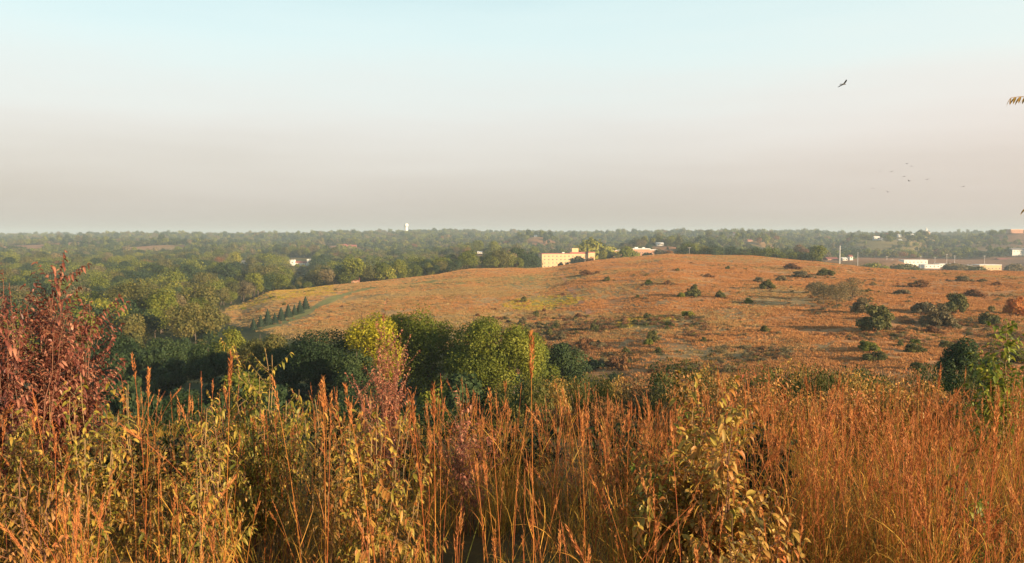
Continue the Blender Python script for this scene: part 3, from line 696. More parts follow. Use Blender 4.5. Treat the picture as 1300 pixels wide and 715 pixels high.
# hill bushes, hand-placed from the photograph
bset = {}
def bush_proto(k, v):
    if (k, v) not in bset:
        w, h, nc, n = [(4, 3, 22, 3600), (4, 2.2, 20, 3200), (4, 3.6, 24, 3600)][v]
        bset[(k, v)] = bush_parts(k, w, h, nc, n, .24, cr=.15)
    return bset[(k, v)], [(4, 3), (4, 2.2), (4, 3.6)][v]
def place_bush(px, by, wp, hp, k, label, group=None, dmin=60, name='bush'):
    x, y, z = ground_at(px, by, dmin); v = 2 if hp > wp * .8 else (0 if hp > wp * .6 else 1)
    parts, (w0, h0) = bush_proto(k, v); w = wp / F * y; h = hp / F * y * 1.02
    o = thing(name, (x, y, z - .1), parts, rng.uniform(0, 6.28), (w / w0, w / w0, max(h, .35 * w) / h0))
    return tag(o, label, 'bush', group)
HB = [
 (918 - 38, 377, 27, 21, 'dark', 'largest dark green round bush on the middle of the russet hill'),
 (865, 378, 15, 9, 'ygreen', 'low yellow-green bush at the left foot of the largest mid-hill bush'),
 (771, 357, 13, 8, 'dark', 'small dark green bush below the brown scrub near the tan building'),
 (823, 361, 12, 8, 'green', 'small green bush between the brick building and the largest mid-hill bush'),
 (816, 364, 6, 4, 'brown', 'tiny brown bush left of the small green bush under the brick building'),
 (848, 361, 15, 7, 'brown', 'brown low bush up and left of the largest mid-hill bush'),
 (860, 344, 9, 4, 'olive', 'flat small bush high on the hill under the crest pole'),
 (877, 335, 6, 3, 'brown', 'tiny bush just under the crest right of the pole'),
 (820, 351, 5, 3, 'olive', 'tiny bush directly below the brick building'),
 (745, 349, 22, 6, 'brown', 'flat brown scrub patch just below the tan building'),
 (758, 348, 10, 5, 'brown', 'brown scrub lump at the right of the flat scrub below the tan building'),
 (665, 383, 13, 9, 'dark', 'dark bush at the left end of the goldenrod patch'),
 (914, 378, 17, 10, 'olive', 'olive bush right of the largest mid-hill bush'),
 (950, 385, 14, 9, 'green', 'green bush right of the olive bush on mid-hill'),
 (971, 422, 14, 11, 'olive', 'olive bush alone on the lower middle slope'),
 (873, 402, 20, 10, 'ygreen', 'yellow-green bush below the largest mid-hill bush'),
 (822, 404, 14, 8, 'dark', 'dark low bush at the goldenrod specks on the lower slope'),
 (849, 415, 17, 9, 'olive', 'olive bush right below the goldenrod specks'),
 (755, 420, 13, 17, 'olive', 'narrow upright olive bush at the end of the worn track'),
 (735, 404, 14, 8, 'brown', 'dark brown bush above the upright olive bush'),
 (715, 375, 9, 4, 'brown', 'faint brown bush above the goldenrod patch'),
 (823, 438, 14, 13, 'ygreen', 'yellow-tipped bush low on the slope above the hollow'),
 (893, 434, 10, 8, 'olive', 'small olive tuft bush low on the slope'),
 (809, 379, 8, 6, 'olive', 'small bush in the middle of the slope below the brick building'),
 (819, 380, 9, 5, 'grey', 'grey small bush beside another on the middle slope'),
 (924, 342, 9, 5, 'olive', 'olive bush near the top of the crest'),
 (900, 352, 16, 4, 'brown', 'flat brown bush up right of the largest mid-hill bush'),
 (974, 367, 22, 13, 'olive', 'wide olive bush where the hill folds in the right'),
 (962, 358, 18, 9, 'grey', 'grey bush up left of the wide olive bush'),
 (992, 357, 18, 10, 'grey', 'grey bush up right of the wide olive bush'),
 (1112, 421, 52, 40, 'olive', 'big round olive bush in the right-hand gully'),
 (1093, 398, 26, 26, 'grey', 'grey bush leaning on the upper left of the big gully bush'),
 (1170, 398, 34, 20, 'grey', 'grey-green bush at the left of the right-hand thicket'),
 (1190, 414, 44, 36, 'grey', 'wide grey-green bush in the middle of the right-hand thicket'),
 (1212, 398, 40, 30, 'olive', 'olive bush at the upper right of the right-hand thicket'),
 (1183, 422, 30, 10, 'brown', 'brown low bush at the foot of the right-hand thicket'),
 (1256, 412, 30, 28, 'olive', 'olive bush between the thicket and the orange tree'),
 (1238, 376, 30, 10, 'brown', 'flat brown bush above the olive bush near the right edge'),
 (1248, 358, 16, 5, 'grey', 'small bush just below the low crest at far right'),
 (1266, 362, 14, 6, 'brown', 'small brown bush below the low crest near the right edge'),
 (1226, 357, 26, 5, 'grey', 'flat grey bush below the low crest'),
 (1168, 364, 30, 7, 'brown', 'brown flat bush right of the bare trees'),
 (1145, 374, 26, 8, 'grey', 'grey flat bush right of the bare trees and lower'),
 (1290, 400, 34, 30, 'orange', 'orange-leaved bush at the right edge of the hill'),
 (1162, 437, 22, 8, 'green', 'low green bush below the right-hand thicket'),
 (1142, 440, 12, 10, 'dark', 'small dark bush left of the low green one under the thicket'),
 (1102, 442, 12, 8, 'dark', 'small dark bush low under the big gully bush'),
 (1006, 342, 26, 6, 'brown', 'flat brown bush near the right shoulder of the crest'),
 (1048, 350, 26, 10, 'olive', 'olive bush above the bare trees under the crest'),
 (1020, 352, 30, 8, 'grey', 'grey flat bush left above the bare trees'),
]
BASES = []
for a in HB:
    a = list(a)
    if a[4] == 'dark': a[4] = 'hillgreen'
    o = place_bush(*a); BASES.append((o.location.x, o.location.y, o.scale.x * 2))
# bare grey trees in the gully
for px, by, wp, hp, lab in ((1045, 386, 30, 30, 'left bare grey tree of the gully cluster'), (1062, 390, 32, 36, 'middle and tallest bare grey tree of the gully cluster'),
                        (1082, 382, 30, 30, 'right bare grey tree of the gully cluster'), (1036, 374, 22, 16, 'smallest bare grey tree at the left of the gully cluster')):
    x, y, z = ground_at(px, by, 100); w = wp / F * y; h = hp / F * y
    tag(thing('bare_tree', (x, y, z), tree_parts('grey', w * 1.2, h, h * .03, 16, 2600, .28, .12, nl=14, cr=.22)), lab, 'tree')

# thickets: repeats that look alike
def thicket(n, pxr, pyr, wr, kinds_, label, group, dmin=60, hr=.75, dmax=1e9):
    c = 0; tries = 0
    while c < n and tries < n * 6:
        tries += 1
        px = rng.uniform(*pxr); py = rng.uniform(*pyr); x, y, z = ground_at(px, py, dmin)
        if y > dmax: continue
        w = rng.uniform(*wr); k = kinds_[rng.integers(len(kinds_))]; wp = w * F / y
        v = rng.integers(0, 3); parts, (w0, h0) = bush_proto(k, int(v))
        o = thing('bush', (x, y, z - .1), parts, rng.uniform(0, 6.28), (w / w0, w / w0, w * hr * rng.uniform(.8, 1.2) / h0))
        tag(o, KW2[k] + ' ' + label, 'bush', group + ', ' + KW2[k]); c += 1
KW2 = dict(KW); KW2.update(yellow='yellow', orange='orange', maroon='dark maroon')
thicket(34, (650, 840), (412, 470), (1.6, 4.2), ['olive', 'brown', 'brown', 'grey', 'olive', 'dark'], 'bush in the scrub at the foot of the russet hill', 'scrub in the hollow', 90)
thicket(10, (600, 730), (392, 415), (1.2, 2.6), ['olive', 'brown', 'grey'], 'small bush on the slope above the grove', 'scrub above the grove', 150)
def fillbush(n, pxr, dr_, wr, kinds_, label, group, hr=.8):
    for _ in range(n):
        px = rng.uniform(*pxr); d = rng.uniform(*dr_); x, y, z = at(px, d); w = rng.uniform(*wr); k = kinds_[rng.integers(len(kinds_))]
        parts, (w0, h0) = bush_proto(k, int(rng.integers(0, 3)))
        tag(thing('bush', (x, y, z - .2), parts, rng.uniform(0, 6.28), (w / w0, w / w0, w * hr * rng.uniform(.75, 1.25) / h0)), KW2[k] + ' ' + label, 'bush', group + ', ' + KW2[k])
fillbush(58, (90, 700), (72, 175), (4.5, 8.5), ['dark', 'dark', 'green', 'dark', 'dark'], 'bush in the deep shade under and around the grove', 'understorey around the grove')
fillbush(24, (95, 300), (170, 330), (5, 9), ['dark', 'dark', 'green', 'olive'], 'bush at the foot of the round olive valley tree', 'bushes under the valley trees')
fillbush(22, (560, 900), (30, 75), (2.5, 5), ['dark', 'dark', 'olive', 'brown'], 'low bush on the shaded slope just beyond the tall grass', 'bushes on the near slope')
thicket(14, (640, 800), (450, 520), (2.5, 5), ['dark', 'dark', 'green', 'olive'], 'bush in the shaded hollow right of the grove', 'bushes in the right hollow', 60, .7)
thicket(8, (1000, 1300), (345, 372), (1.5, 4), ['grey', 'brown', 'olive'], 'low bush on the right shoulder under the crest', 'scrub under the right crest', 200, .45)
thicket(12, (1020, 1300), (440, 470), (2.5, 5), ['olive', 'green', 'olive'], 'bush low in the hollow under the right-hand thicket', 'bushes at the foot of the right slope', 60, .5)
thicket(16, (285, 440), (366, 395), (1.5, 3.2), ['yellow', 'ygreen', 'olive'], 'low bush on the yellow field beside the spruces', 'bushes on the yellow field', 250, .5)

# near trees on the right
for px, ty, wp, d, k, lab in ((1225, 420, 54, 75, 'dark', 'dark green tree below the right-hand thicket'), (1262, 432, 40, 70, 'dark', 'smaller dark green tree right of the one below the thicket')):
    x, y, z = at(px, d); h = ztop(px, ty, d) - z
    tag(thing('broadleaf_tree', (x, y, z), tree_parts(k, wp / F * d * 1.1, h, h * .1, 26, 9000, .2, .15, nl=10, cr=.19)), lab, 'tree')

# ------------------------------------------------------------------ prairie grass on the hill (stuff)
def hill_tuft():
    n = 26; th = rng.uniform(0, 6.28, n); r = rng.uniform(0, .7, n) ** .7
    pos = np.stack([np.cos(th) * r, np.sin(th) * r, 0 * r - .05], 1); d = norm(np.stack([np.cos(th) * .25, np.sin(th) * .25, 1 + 0 * th], 1) + rdir(n) * .15)
    V, Q = blades(pos, d, rng.uniform(.45, .9, n), rng.uniform(.06, .12, n), rng.uniform(.1, .5, n), 4)
    me = raw_mesh('tuft', V, Q); return me
ht = [hill_tuft() for _ in range(6)]
for h_ in ht: h_.materials.append(M['hillgrass'])
hy = [h_.copy() for h_ in ht[:3]]
for h_ in hy: h_.materials.clear(); h_.materials.append(M['flower'])
ht2 = [h_.copy() for h_ in ht]
for h_ in ht2: h_.materials.clear(); h_.materials.append(M['hilltan'])
hg = [h_.copy() for h_ in ht[3:]]
for h_ in hg: h_.materials.clear(); h_.materials.append(M['olive'])
n = 230000
yy = 110 + (640 - 110) * rng.random(n) ** .85; pxx = rng.uniform(265, 1340, n); xx = (pxx - 650) / F * yy
k = (rng.random(n) < hill_mask(xx, yy)) & (seg_dist(xx, yy, strip_pts) > 4)
xx, yy = xx[k], yy[k]; n = len(xx)
dens = fbm(xx / 9, yy / 9, 91); k = rng.random(n) < np.clip((dens - .25) * 2.2, .1, 1); xx, yy = xx[k], yy[k]; n = len(xx)
zz = height(xx, yy); ii = rng.integers(0, 6, n)
for cx, cy, rx, ry in (PATCH[0], PATCH[2]):
    g = ((xx - cx) / rx) ** 2 + ((yy - cy) / ry) ** 2 < 1; ii[g & (rng.random(n) < .6)] = 6
tanm = np.clip((760 - (xx / yy * F + 650)) / 500, 0, .6) + np.clip((fbm(xx / 45, yy / 45, 21) - .56) * 5, 0, .6)
ii[(ii < 6) & (rng.random(n) < tanm)] = 12
yfm = (xx / yy * F + 650 < 425) & (yy > 395) & (rng.random(n) < .45); ii[yfm] = 7
gm = (fbm(xx / 30, yy / 30, 21 + 7) > .6) & (rng.random(n) < .18); ii[gm & (ii < 6)] = 9
ii = np.where(ii == 12, rng.integers(12, 18, n), ii)
sc = rng.uniform(.6, 1.2, n) * (1 + .4 * (fbm(xx / 20, yy / 20, 5) - .5))
scatter('hill_grass', ht + hy + hg + ht2, np.stack([xx, yy, zz], 1), np.stack([0 * xx, 0 * xx, rng.uniform(0, 6.28, n)], 1), np.stack([sc * 1.15, sc * 1.15, sc * .68], 1), ii, 'russet prairie grass covering the hill', 'grass')
def small_scrub(k):
    V, Q, C, _ = crown(1.7, 1.1, 0, 9, 420, .16, shape='dome', cr=.28); me = raw_mesh('scrub', V, Q); me.materials.append(M[k]); return me
sk = ['olive', 'brown', 'grey', 'olive', 'rustscrub', 'grey', 'rustscrub']
M['rustscrub'] = leaf_mat('leaf_rust_scrub', [(.14, .07, .03), (.26, .12, .05), (.34, .17, .07)], .2, .7)
sm_ = [small_scrub(k) for k in sk]
SP = []; SI = []
REG = [(1500, 620, 900, 402, 475, .9), (700, 900, 1310, 425, 475, .9), (260, 1000, 1300, 340, 378, .7), (300, 1140, 1300, 375, 430, .9), (160, 1030, 1110, 355, 400, .9), (260, 950, 1300, 425, 460, .8), (160, 430, 760, 350, 400, .5), (140, 760, 1040, 335, 420, .5), (120, 290, 440, 375, 412, .6)]
for cnt, a, b_, c0, c1, sc0 in REG:
    for _ in range(cnt):
        px = rng.uniform(a, b_); py = rng.uniform(c0, c1)
        x, y, z = ground_at(px, py, 70)
        if y > 620 or vnoise(x / 16, y / 16, 13) < .48: continue
        SP.append((x, y, z - .1, rng.uniform(.5, 1.3) * sc0)); SI.append(rng.integers(0, 7) if px < 900 else [0, 1, 2, 2, 4, 5, 6][rng.integers(0, 7)])
for bx, by_, br in BASES:
    for _ in range(5):
        a = rng.uniform(0, 6.28); q_ = br * rng.uniform(.75, 1.6); x = bx + math.cos(a) * q_ * 1.3; y = by_ + math.sin(a) * q_
        SP.append((x, y, hz(x, y) - .1, rng.uniform(.35, .9) * min(1, br / 2))); SI.append(rng.integers(0, 7))
SP = np.array(SP); n = len(SP)
scatter('low_scrub', sm_, SP[:, :3], np.stack([np.zeros(n), np.zeros(n), rng.uniform(0, 6.28, n)], 1), np.stack([SP[:, 3] * 1.15, SP[:, 3] * 1.15, SP[:, 3]], 1), SI, 'low brown and olive scrub spreading through the grass of the hill', 'scrub')
#--------------------------------------------------------------- BUILT
def box_mesh(name, bs, mat): return bm_mesh(name, [box(*b) for b in bs], [M[mat]])
win_me = bm_mesh('window', [box(-.8, -.06, -.75, .8, 0, .75)], [M['trim']])
pane_me = bm_mesh('pane', [box(-.68, -.075, -.63, .68, -.062, .63)], [M['glass']])
def add_window(par, x, y, z, s=(1, 1, 1), rz=0):
    w = bpy.data.objects.new('window', win_me); COL.objects.link(w); w.parent = par; w.location = (x, y, z); w.scale = s; w.rotation_euler = (0, 0, rz)
    p = bpy.data.objects.new('pane', pane_me); COL.objects.link(p); p.parent = w
# tan institutional building
d = 895; x, y, _ = at(688, d); zb = ztop(688, 343, d) - 3; Hh = ztop(688, 322.5, d) - zb; wpx = d / F
bd = empty('office_building', (x, y, zb), R(10))
Lw = 60 * wpx
bm = box_mesh('wall', [(0, 0, 0, Lw, 18, Hh)], 'tanwall'); link_mesh('wall', bm, bd)
link_mesh('wing_wall', box_mesh('wing_wall', [(Lw + .01, -3, 0, Lw + 8.5 * wpx, 16, Hh + 1.2)], 'tanwall'), bd)
link_mesh('roof', box_mesh('roof', [(-.3, -.3, Hh, Lw - .02, 18.3, Hh + .6), (Lw * .62, 2, Hh + .6, Lw - .1, 16, Hh + 1.8), (Lw - .01 + .02, -3.3, Hh + 1.2, Lw + 8.7 * wpx, 16.3, Hh + 2.2)], 'redroof'), bd)
link_mesh('penthouse', box_mesh('penthouse', [(Lw * .68, 5, Hh + .62, Lw * .82, 13, Hh + 6.2)], 'tanwall'), bd)
link_mesh('vent', box_mesh('vent', [(Lw * .47, 6, Hh + .61, Lw * .52, 9, Hh + 1.6)], 'whiteroof'), bd)
for r_ in range(5):
    for c in range(11):
        add_window(bd, Lw * (.06 + .088 * c), -.01, Hh - 2.6 - r_ * 3.75, (1.25, 1, .7))
tag(bd, 'long tan multi-storey building with rows of small windows behind the hill crest', 'building')
# brick building behind crest
d = 930; x, y, _ = at(773, d); zb = ztop(773, 332, d) - 4; bb = empty('school_building', (x, y, zb), R(3)); q = d / F
H1 = ztop(773, 318.2, d) - zb
link_mesh('wall', box_mesh('wall', [(0, 0, 0, 26 * q, 14, H1), (26 * q + .01, -4, 0, 52 * q, 16, H1 + 1.5), (52 * q + .01, -2, 0, 64 * q, 14, H1 + .4)], 'brickwall'), bb)
link_mesh('roof', box_mesh('roof', [(-.3, -.3, H1, 26 * q, 14.2, H1 + .7), (26 * q + .02, -4.3, H1 + 1.5, 52 * q + .3, 16.3, H1 + 2.4), (52 * q + .32, -2.3, H1 + .4, 64 * q + .3, 14.3, H1 + 1.1)], 'whiteroof'), bb)
link_mesh('roof_unit', box_mesh('roof_unit', [(34 * q, 3, H1 + 2.41, 38 * q, 8, H1 + 3.9), (44 * q, 4, H1 + 2.41, 47 * q, 8, H1 + 3.6)], 'whiteroof'), bb)
for c in range(20):
    xx_ = 1.6 + c * 2.55 * q * 1.22
    if xx_ > 62 * q: break
    yy_ = -.01 if xx_ < 25 * q else (-4.01 if xx_ < 51 * q else -2.01)
    if abs(xx_ - 26 * q) < 1.5 or abs(xx_ - 52 * q) < 1.5: continue
    for zz_ in (H1 - 2.6, H1 - 6.4): add_window(bb, xx_, yy_, zz_, (.9, 1, 1.1))
tag(bb, 'orange brick building with a white flat roof right of the tan building', 'building')

def house(px, py, wp, hp, d, wall, roof, label, name='house', rot=0, group=None, nwin=3, depth=9, flat=False, cat='house'):
    w = wp / F * d; h = hp / F * d; x = (px - 650) / F * d; zb = ztop(px, py, d)
    g = hz(x, d); base = min(0, g - zb - .5)
    o = empty(name, (x, d, zb), rot)
    wh = h * (.92 if flat else .62)
    link_mesh('wall', box_mesh('wall', [(-w / 2, 0, base, w / 2, depth, wh)], wall), o)
    if flat: link_mesh('roof', box_mesh('roof', [(-w / 2 - .3, -.3, wh, w / 2 + .3, depth + .3, wh + h * .08)], roof), o)
    else: link_mesh('roof', bm_mesh('roof', [gable(-w / 2, 0, w / 2, depth, wh, h * .4)], [M[roof]]), o)
    for i in range(nwin): add_window(o, w * ((i + .5) / nwin - .5), -.01, wh * .55, (min(1, w / nwin / 2.4), 1, min(1, wh / 3)))
    return tag(o, label, cat, group)
house(382, 337, 20, 5, 1150, 'whitewall', 'redroof', 'long low white building with a reddish roof in the left wood', 'low_building', R(-4), nwin=7, cat='building')
house(369, 337, 8, 7, 1145, 'whitewall', 'whiteroof', 'small white block at the left end of the long low white building', 'low_building', nwin=2, flat=True, cat='building')
house(392, 337, 5, 8, 1146, 'whitewall', 'whiteroof', 'narrow white block at the right end of the long low white building', 'low_building', nwin=1, flat=True, cat='building')
house(434, 318, 10, 8, 1740, 'whitewall', 'redroof', 'white house with a red roof above the low white building', nwin=4, depth=12)
house(446, 317, 12, 6, 1760, 'brickwall', 'redroof', 'brick house right of the white house with a red roof', nwin=4)
house(290, 318, 12, 7, 1900, 'brickwall', 'redroof', 'orange-red roofed house on the left skyline slope', nwin=4)
house(270, 319, 8, 4, 1890, 'whitewall', 'greyroof', 'pale house left of the orange-red roofed house', nwin=3)
house(309, 335 + 0, 5, 4, 1200, 'whitewall', 'greyroof', 'tiny white house in the left wood under the orange-red roofed house', nwin=2) 
cb = house(451, 363, 10, 11, 540, 'brickwall', 'redroof', 'small red-roofed cabin at the left end of the hill crest', 'cabin', R(12), nwin=2, depth=5)
house(178, 323, 12, 5, 1560, 'brickwall', 'redroof', 'red brick house on the left field', nwin=3)
house(197, 323, 12, 4, 1570, 'brickwall', 'redroof', 'long red-roofed house right of the red brick house on the left field', nwin=4)
# tent
x, y, z = ground_at(116, 404, 250); tw = 9 / F * y
tv = lathe([(tw * .5, -.3), (tw * .48, tw * .25), (tw * .33, tw * .5), (tw * .16, tw * .68), (.02, tw * .8)], 10)
tn = empty('tent', (x, y, z)); link_mesh('canopy', bm_mesh('canopy', [tv], [M['tent']]), tn)
link_mesh('pole', bm_mesh('pole', [tubes(np.array([[(0, 0, tw * .75), (0, 0, tw * 1.0)]]), np.array([[.08, .05]]), 6)], [M['pole']]), tn)
tag(tn, 'small pinkish-red tent on the clearing beside the red bush', 'tent')
# right-hand town
for px, py, wp, hp, d, wa, ro, lab, nm, fl, ct, nw in TOWN: house(px, py, wp, hp, d, wa, ro, lab, nm, 0, None, nw, 9 if wp < 10 else 16, fl, ct)
# poles / mast
def mast(px, ty, by, d, r, label, name='utility_pole', cross=True):
    x = (px - 650) / F * d; zb = min(ztop(px, by, d), hz(x, d)); zt = ztop(px, ty, d); h = zt - zb
    o = empty(name, (x, d, zb)); link_mesh('shaft', bm_mesh('shaft', [tubes(np.array([[(0, 0, 0), (0, 0, h * .5), (0, 0, h)]]), np.array([[r, r * .85, r * .6]]), 8)], [M['pole']]), o)
    if cross: link_mesh('crossarm', box_mesh('crossarm', [(-1.6, -.1, h * .93, 1.6, .1, h * .93 + .25)], 'pole'), o)
    return tag(o, label, 'mast' if not cross else 'pole')
mast(1066, 312, 332, 900, .9, 'tall pale mast rising behind the russet crest', 'mast', False)
mast(1089, 320, 331, 900, .35, 'short pale pole right of the tall mast', 'mast', False)
mast(875, 314, 323, 700, .16, 'thin pole with a crossarm standing on the hill crest')
for px, ty, lab in ((1126, 325, 'leftmost thin pole in the right-hand town'), (1133, 329, 'short thin pole second from left in the town'), (1169, 325, 'thin pole behind the long white warehouse'),
                    (1202, 322, 'thin pole above the low white shed'), (1212, 324, 'thin pole right of the low white shed'), (1250, 324, 'thin pole above the cream warehouse'), (1187, 326, 'short thin pole between the two white sheds')):
    mast(px, ty, 340, 1060, .28, lab)
# church
d = 2500; x = (1175 - 650) / F * d; zb = ztop(1175, 297, d); ch = empty('church', (x, d, zb))
link_mesh('nave', box_mesh('nave', [(-12, 0, -14, 12, 18, 5)], 'tanwall'), ch)
link_mesh('roof', bm_mesh('roof', [gable(-12, 0, 12, 18, 5.02, 6)], [M['greyroof']]), ch)
link_mesh('spire', bm_mesh('spire', [box(-2.6, -3, -14, 2.6, 2.2, 13), lathe([(3.4, 13.02), (2.2, 15), (.05, 21)], 8, 0, -.4)], [M['whitewall']]), ch)
tag(ch, 'tiny church with a pale pointed spire on the right skyline', 'church')
# water tower
d = 3000; x = (516 - 650) / F * d; zb = ztop(516, 296, d) - 8; wt = empty('water_tower', (x, d, zb)); top = ztop(516, 283.5, d) - zb
link_mesh('tank', bm_mesh('tank', [lathe([(2.5, top - 15), (7.2, top - 12.5), (8.3, top - 9), (8.2, top - 5.5), (6.4, top - 2.4), (3, top - .6), (.1, top)], 24)], [M['steel']], True), wt)
link_mesh('column', bm_mesh('column', [lathe([(6.6, -10), (6.0, 4), (5.6, top - 15), (5.6, top - 11)], 20)], [M['steel']], True), wt)
tag(wt, 'white water tower on the skyline left of centre', 'water tower')

# birds
def bird_mesh(flap=.5, s=1.0, tail=1):
    body = lathe([(.005, -.26), (.03, -.22), (.055, -.1), (.07, 0), (.06, .1), (.04, .17), (.045, .2), (.03, .24), (.006, .29)], 8)
    bv = body[0][:, [0, 2, 1]].copy()
    parts = [(bv, body[1])]
    for sg in (-1, 1):
        zz = [0, .10 * flap * 2, .05 * flap * 4]
        Vw = []
        for (u, c0, c1, z) in ((.04, .12, -.07, .03), (.25, .14, -.08, .03 + .18 * flap), (.45, .06, -.12, .03 + .26 * flap), (.62, -.06, -.17, .03 + .24 * flap)):
            for dz in (.008, -.008): Vw += [(sg * u, c0, z + dz), (sg * u, c1, z + dz)]
        q = []
        for i in range(3):
            a = i * 4; q += [(a, a + 1, a + 5, a + 4), (a + 2, a + 6, a + 7, a + 3), (a, a + 4, a + 6, a + 2), (a + 1, a + 3, a + 7, a + 5)]
        q.append((12, 13, 15, 14)); parts.append((np.array(Vw), np.array(q)))
    parts.append((np.array([(-.02, -.2, .01), (.02, -.2, .01), (.07, -.42, .01), (-.07, -.42, .01), (-.02, -.2, -.01), (.02, -.2, -.01), (.07, -.42, -.01), (-.07, -.42, -.01)]), np.array([(0, 1, 2, 3), (7, 6, 5, 4), (0, 4, 5, 1), (2, 6, 7, 3), (1, 5, 6, 2), (0, 3, 7, 4)])))
    return bm_mesh('bird', parts, [M['bird']])
b1 = bird_mesh(.9); b2 = bird_mesh(.25); b3 = bird_mesh(-.35)
def bird(px, py, d, me, rot, s, label, group=None):
    v = ray(px, py); o = bpy.data.objects.new('bird', me); COL.objects.link(o)
    o.location = (v[0] * d, d, EYE + v[2] * d); o.rotation_euler = rot; o.scale = (s,) * 3
    tag(o, label, 'bird', group)
bird(1071, 107, 55, b2, (R(4), R(-24), R(-72)), .7, 'large dark bird with raised wing flying alone high at the right')
for i, (px, py, lab) in enumerate(((1151, 208, 'topmost bird of the small flock, left of a darker one'), (1157, 211, 'dark bird beside the topmost one of the small flock'), (1117, 218, 'leftmost bird in the upper row of the flock'),
      (1132, 218, 'second bird from the left in the upper row of the flock'), (1148, 224, 'faint bird in the middle of the flock'), (1154, 230, 'bird just below the faint middle one of the flock'),
      (1177, 228, 'bird alone at the right of the flock centre'), (1108, 239, 'leftmost lowest bird of the flock'), (1127, 244, 'lowest dark bird of the flock'), (1223, 237, 'rightmost bird, apart from the flock'))):
    bird(px, py, 170, (b2, b3, b1)[i % 3], (R(5), R(10 * (i % 3 - 1)), R(20 - 23 * (i % 5))), .75, lab, 'birds of the distant flock')
#--------------------------------------------------------------- FOREGROUND
# tall-grass tufts: material slots 0 blade, 1 green blade, 2 culm, 3 seed head
def seedhead(tip, d, L, n=60, w=.010):
    t = rng.random(n); P = tip + d * (L * t)[:, None]; s = rdir(n); s = norm(s - (s @ d)[:, None] * d)
    P = P + s * (w * .45 * np.sin(np.pi * np.clip(t * .9 + .08, 0, 1)))[:, None]
    dd = norm(d * 1.6 + s * .55 + rdir(n) * .25)
    return blades(P, dd, rng.uniform(.012, .024, n), rng.uniform(.0022, .004, n), .2, 3)
def culm(base, h, lean, ldir, thick=.0016, k=9, head=True, headL=None, side=3):
    ts = np.linspace(0, 1, k)
    P = np.array([base + np.array([0, 0, 1.]) * h * t * (1 - .25 * lean * t) + ldir * h * lean * t * t for t in ts])
    out = [tubes(P[None], (thick * (1 - .5 * ts))[None], 4) + (2,)]
    m = rng.integers(3, 6); tb = rng.uniform(.08, .62, m); pos = np.array([base + np.array([0, 0, 1.]) * h * t * (1 - .25 * lean * t) + ldir * h * lean * t * t for t in tb])
    dd = norm(rdir(m) * np.array([.55, .55, .1]) + np.array([0, 0, 1.]))
    out.append(blades(pos, dd, rng.uniform(.14, .36, m), rng.uniform(.003, .0055, m), rng.uniform(.15, 1.1, m), 6) + (0,))
    if head:
        T = norm(P[-1] - P[-2]); hl = headL or rng.uniform(.05, .13)
        nh = rng.integers(1, 3)
        for j in range(nh):
            T2 = norm(T + rdir(1)[0] * .13 * (j > 0)); out.append(seedhead(P[-2] + T * (.02 * j), T2, hl * rng.uniform(.7, 1), int(hl * 330), rng.uniform(.004, .008)) + (3,))
    return out
def tall_tuft(nb, nc, h):
    parts = []
    th = rng.uniform(0, 6.28, nb); r = rng.uniform(0, .09, nb)
    pos = np.stack([np.cos(th) * r, np.sin(th) * r, 0 * r - .03], 1); d = norm(np.stack([np.cos(th) * .2, np.sin(th) * .2, 1 + 0 * th], 1) + rdir(nb) * .18)
    g = rng.random(nb) < .25
    for mk, mi in ((~g, 0), (g, 1)):
        if mk.sum(): parts.append(blades(pos[mk], d[mk], rng.uniform(.3, .75, mk.sum()) * h, rng.uniform(.0025, .006, mk.sum()), rng.uniform(.1, .9, mk.sum()), 7) + (mi,))
    for _ in range(nc):
        b_ = np.array([rng.normal(0, .04), rng.normal(0, .04), -.02]); a = rng.uniform(0, 6.28)
        parts += culm(b_, h * rng.uniform(.72, 1.0), abs(rng.normal(.10, .15)), np.array([math.cos(a), math.sin(a), 0]))
    V, Q, Mi = join(parts); me = raw_mesh('tuft', V, Q, Mi)
    for k in ('blade', 'bladeg', 'culm', 'seed'): me.materials.append(M[k])
    return me
def short_tuft(nb, h, green=.35):
    th = rng.uniform(0, 6.28, nb); r = rng.uniform(0, .1, nb)
    pos = np.stack([np.cos(th) * r, np.sin(th) * r, 0 * r - .03], 1); d = norm(np.stack([np.cos(th) * .35, np.sin(th) * .35, 1 + 0 * th], 1) + rdir(nb) * .3)
    g = rng.random(nb) < green; parts = []
    for mk, mi in ((~g, 0), (g, 1)):
        if mk.sum(): parts.append(blades(pos[mk], d[mk], rng.uniform(.35, 1, mk.sum()) * h, rng.uniform(.002, .0055, mk.sum()), rng.uniform(.2, 1.3, mk.sum()), 7) + (mi,))
    V, Q, Mi = join(parts); me = raw_mesh('tuft', V, Q, Mi)
    for k in ('blade', 'bladeg'): me.materials.append(M[k])
    return me
tall = [tall_tuft(14, int(rng.integers(2, 5)), 1.12) for _ in range(16)]
short = [short_tuft(34, .6, g) for g in (.1, .2, .35, .5, .2, .15)]
P_, I_, S_ = [], [], []
def fill(n, d0, d1, idxs, s0, s1, wmul=.72, extra=1.2, dens=None):
    y = np.sqrt(rng.uniform(d0 ** 2, d1 ** 2, n)); x = rng.uniform(-1, 1, n) * (y * wmul + extra)
    if dens is not None: k = rng.random(n) < dens(x, y); x, y = x[k], y[k]
    n = len(x); P_.append(np.stack([x, y, height(x, y)], 1)); I_.append(rng.choice(idxs, n)); S_.append(rng.uniform(s0, s1, n))
nt = len(tall)
gapf = lambda x, y: np.clip((fbm(x / .55, y / .55, 61, 2) - .38) * 3.6, .03, 1) * np.clip(.40 + .8 * (x / y + .25), .22, 1)
fill(1250, 2.2, 4.0, np.arange(nt), .66, 1.02, dens=gapf)
fill(900, 4.0, 7.0, np.arange(nt), .56, .80, dens=gapf)
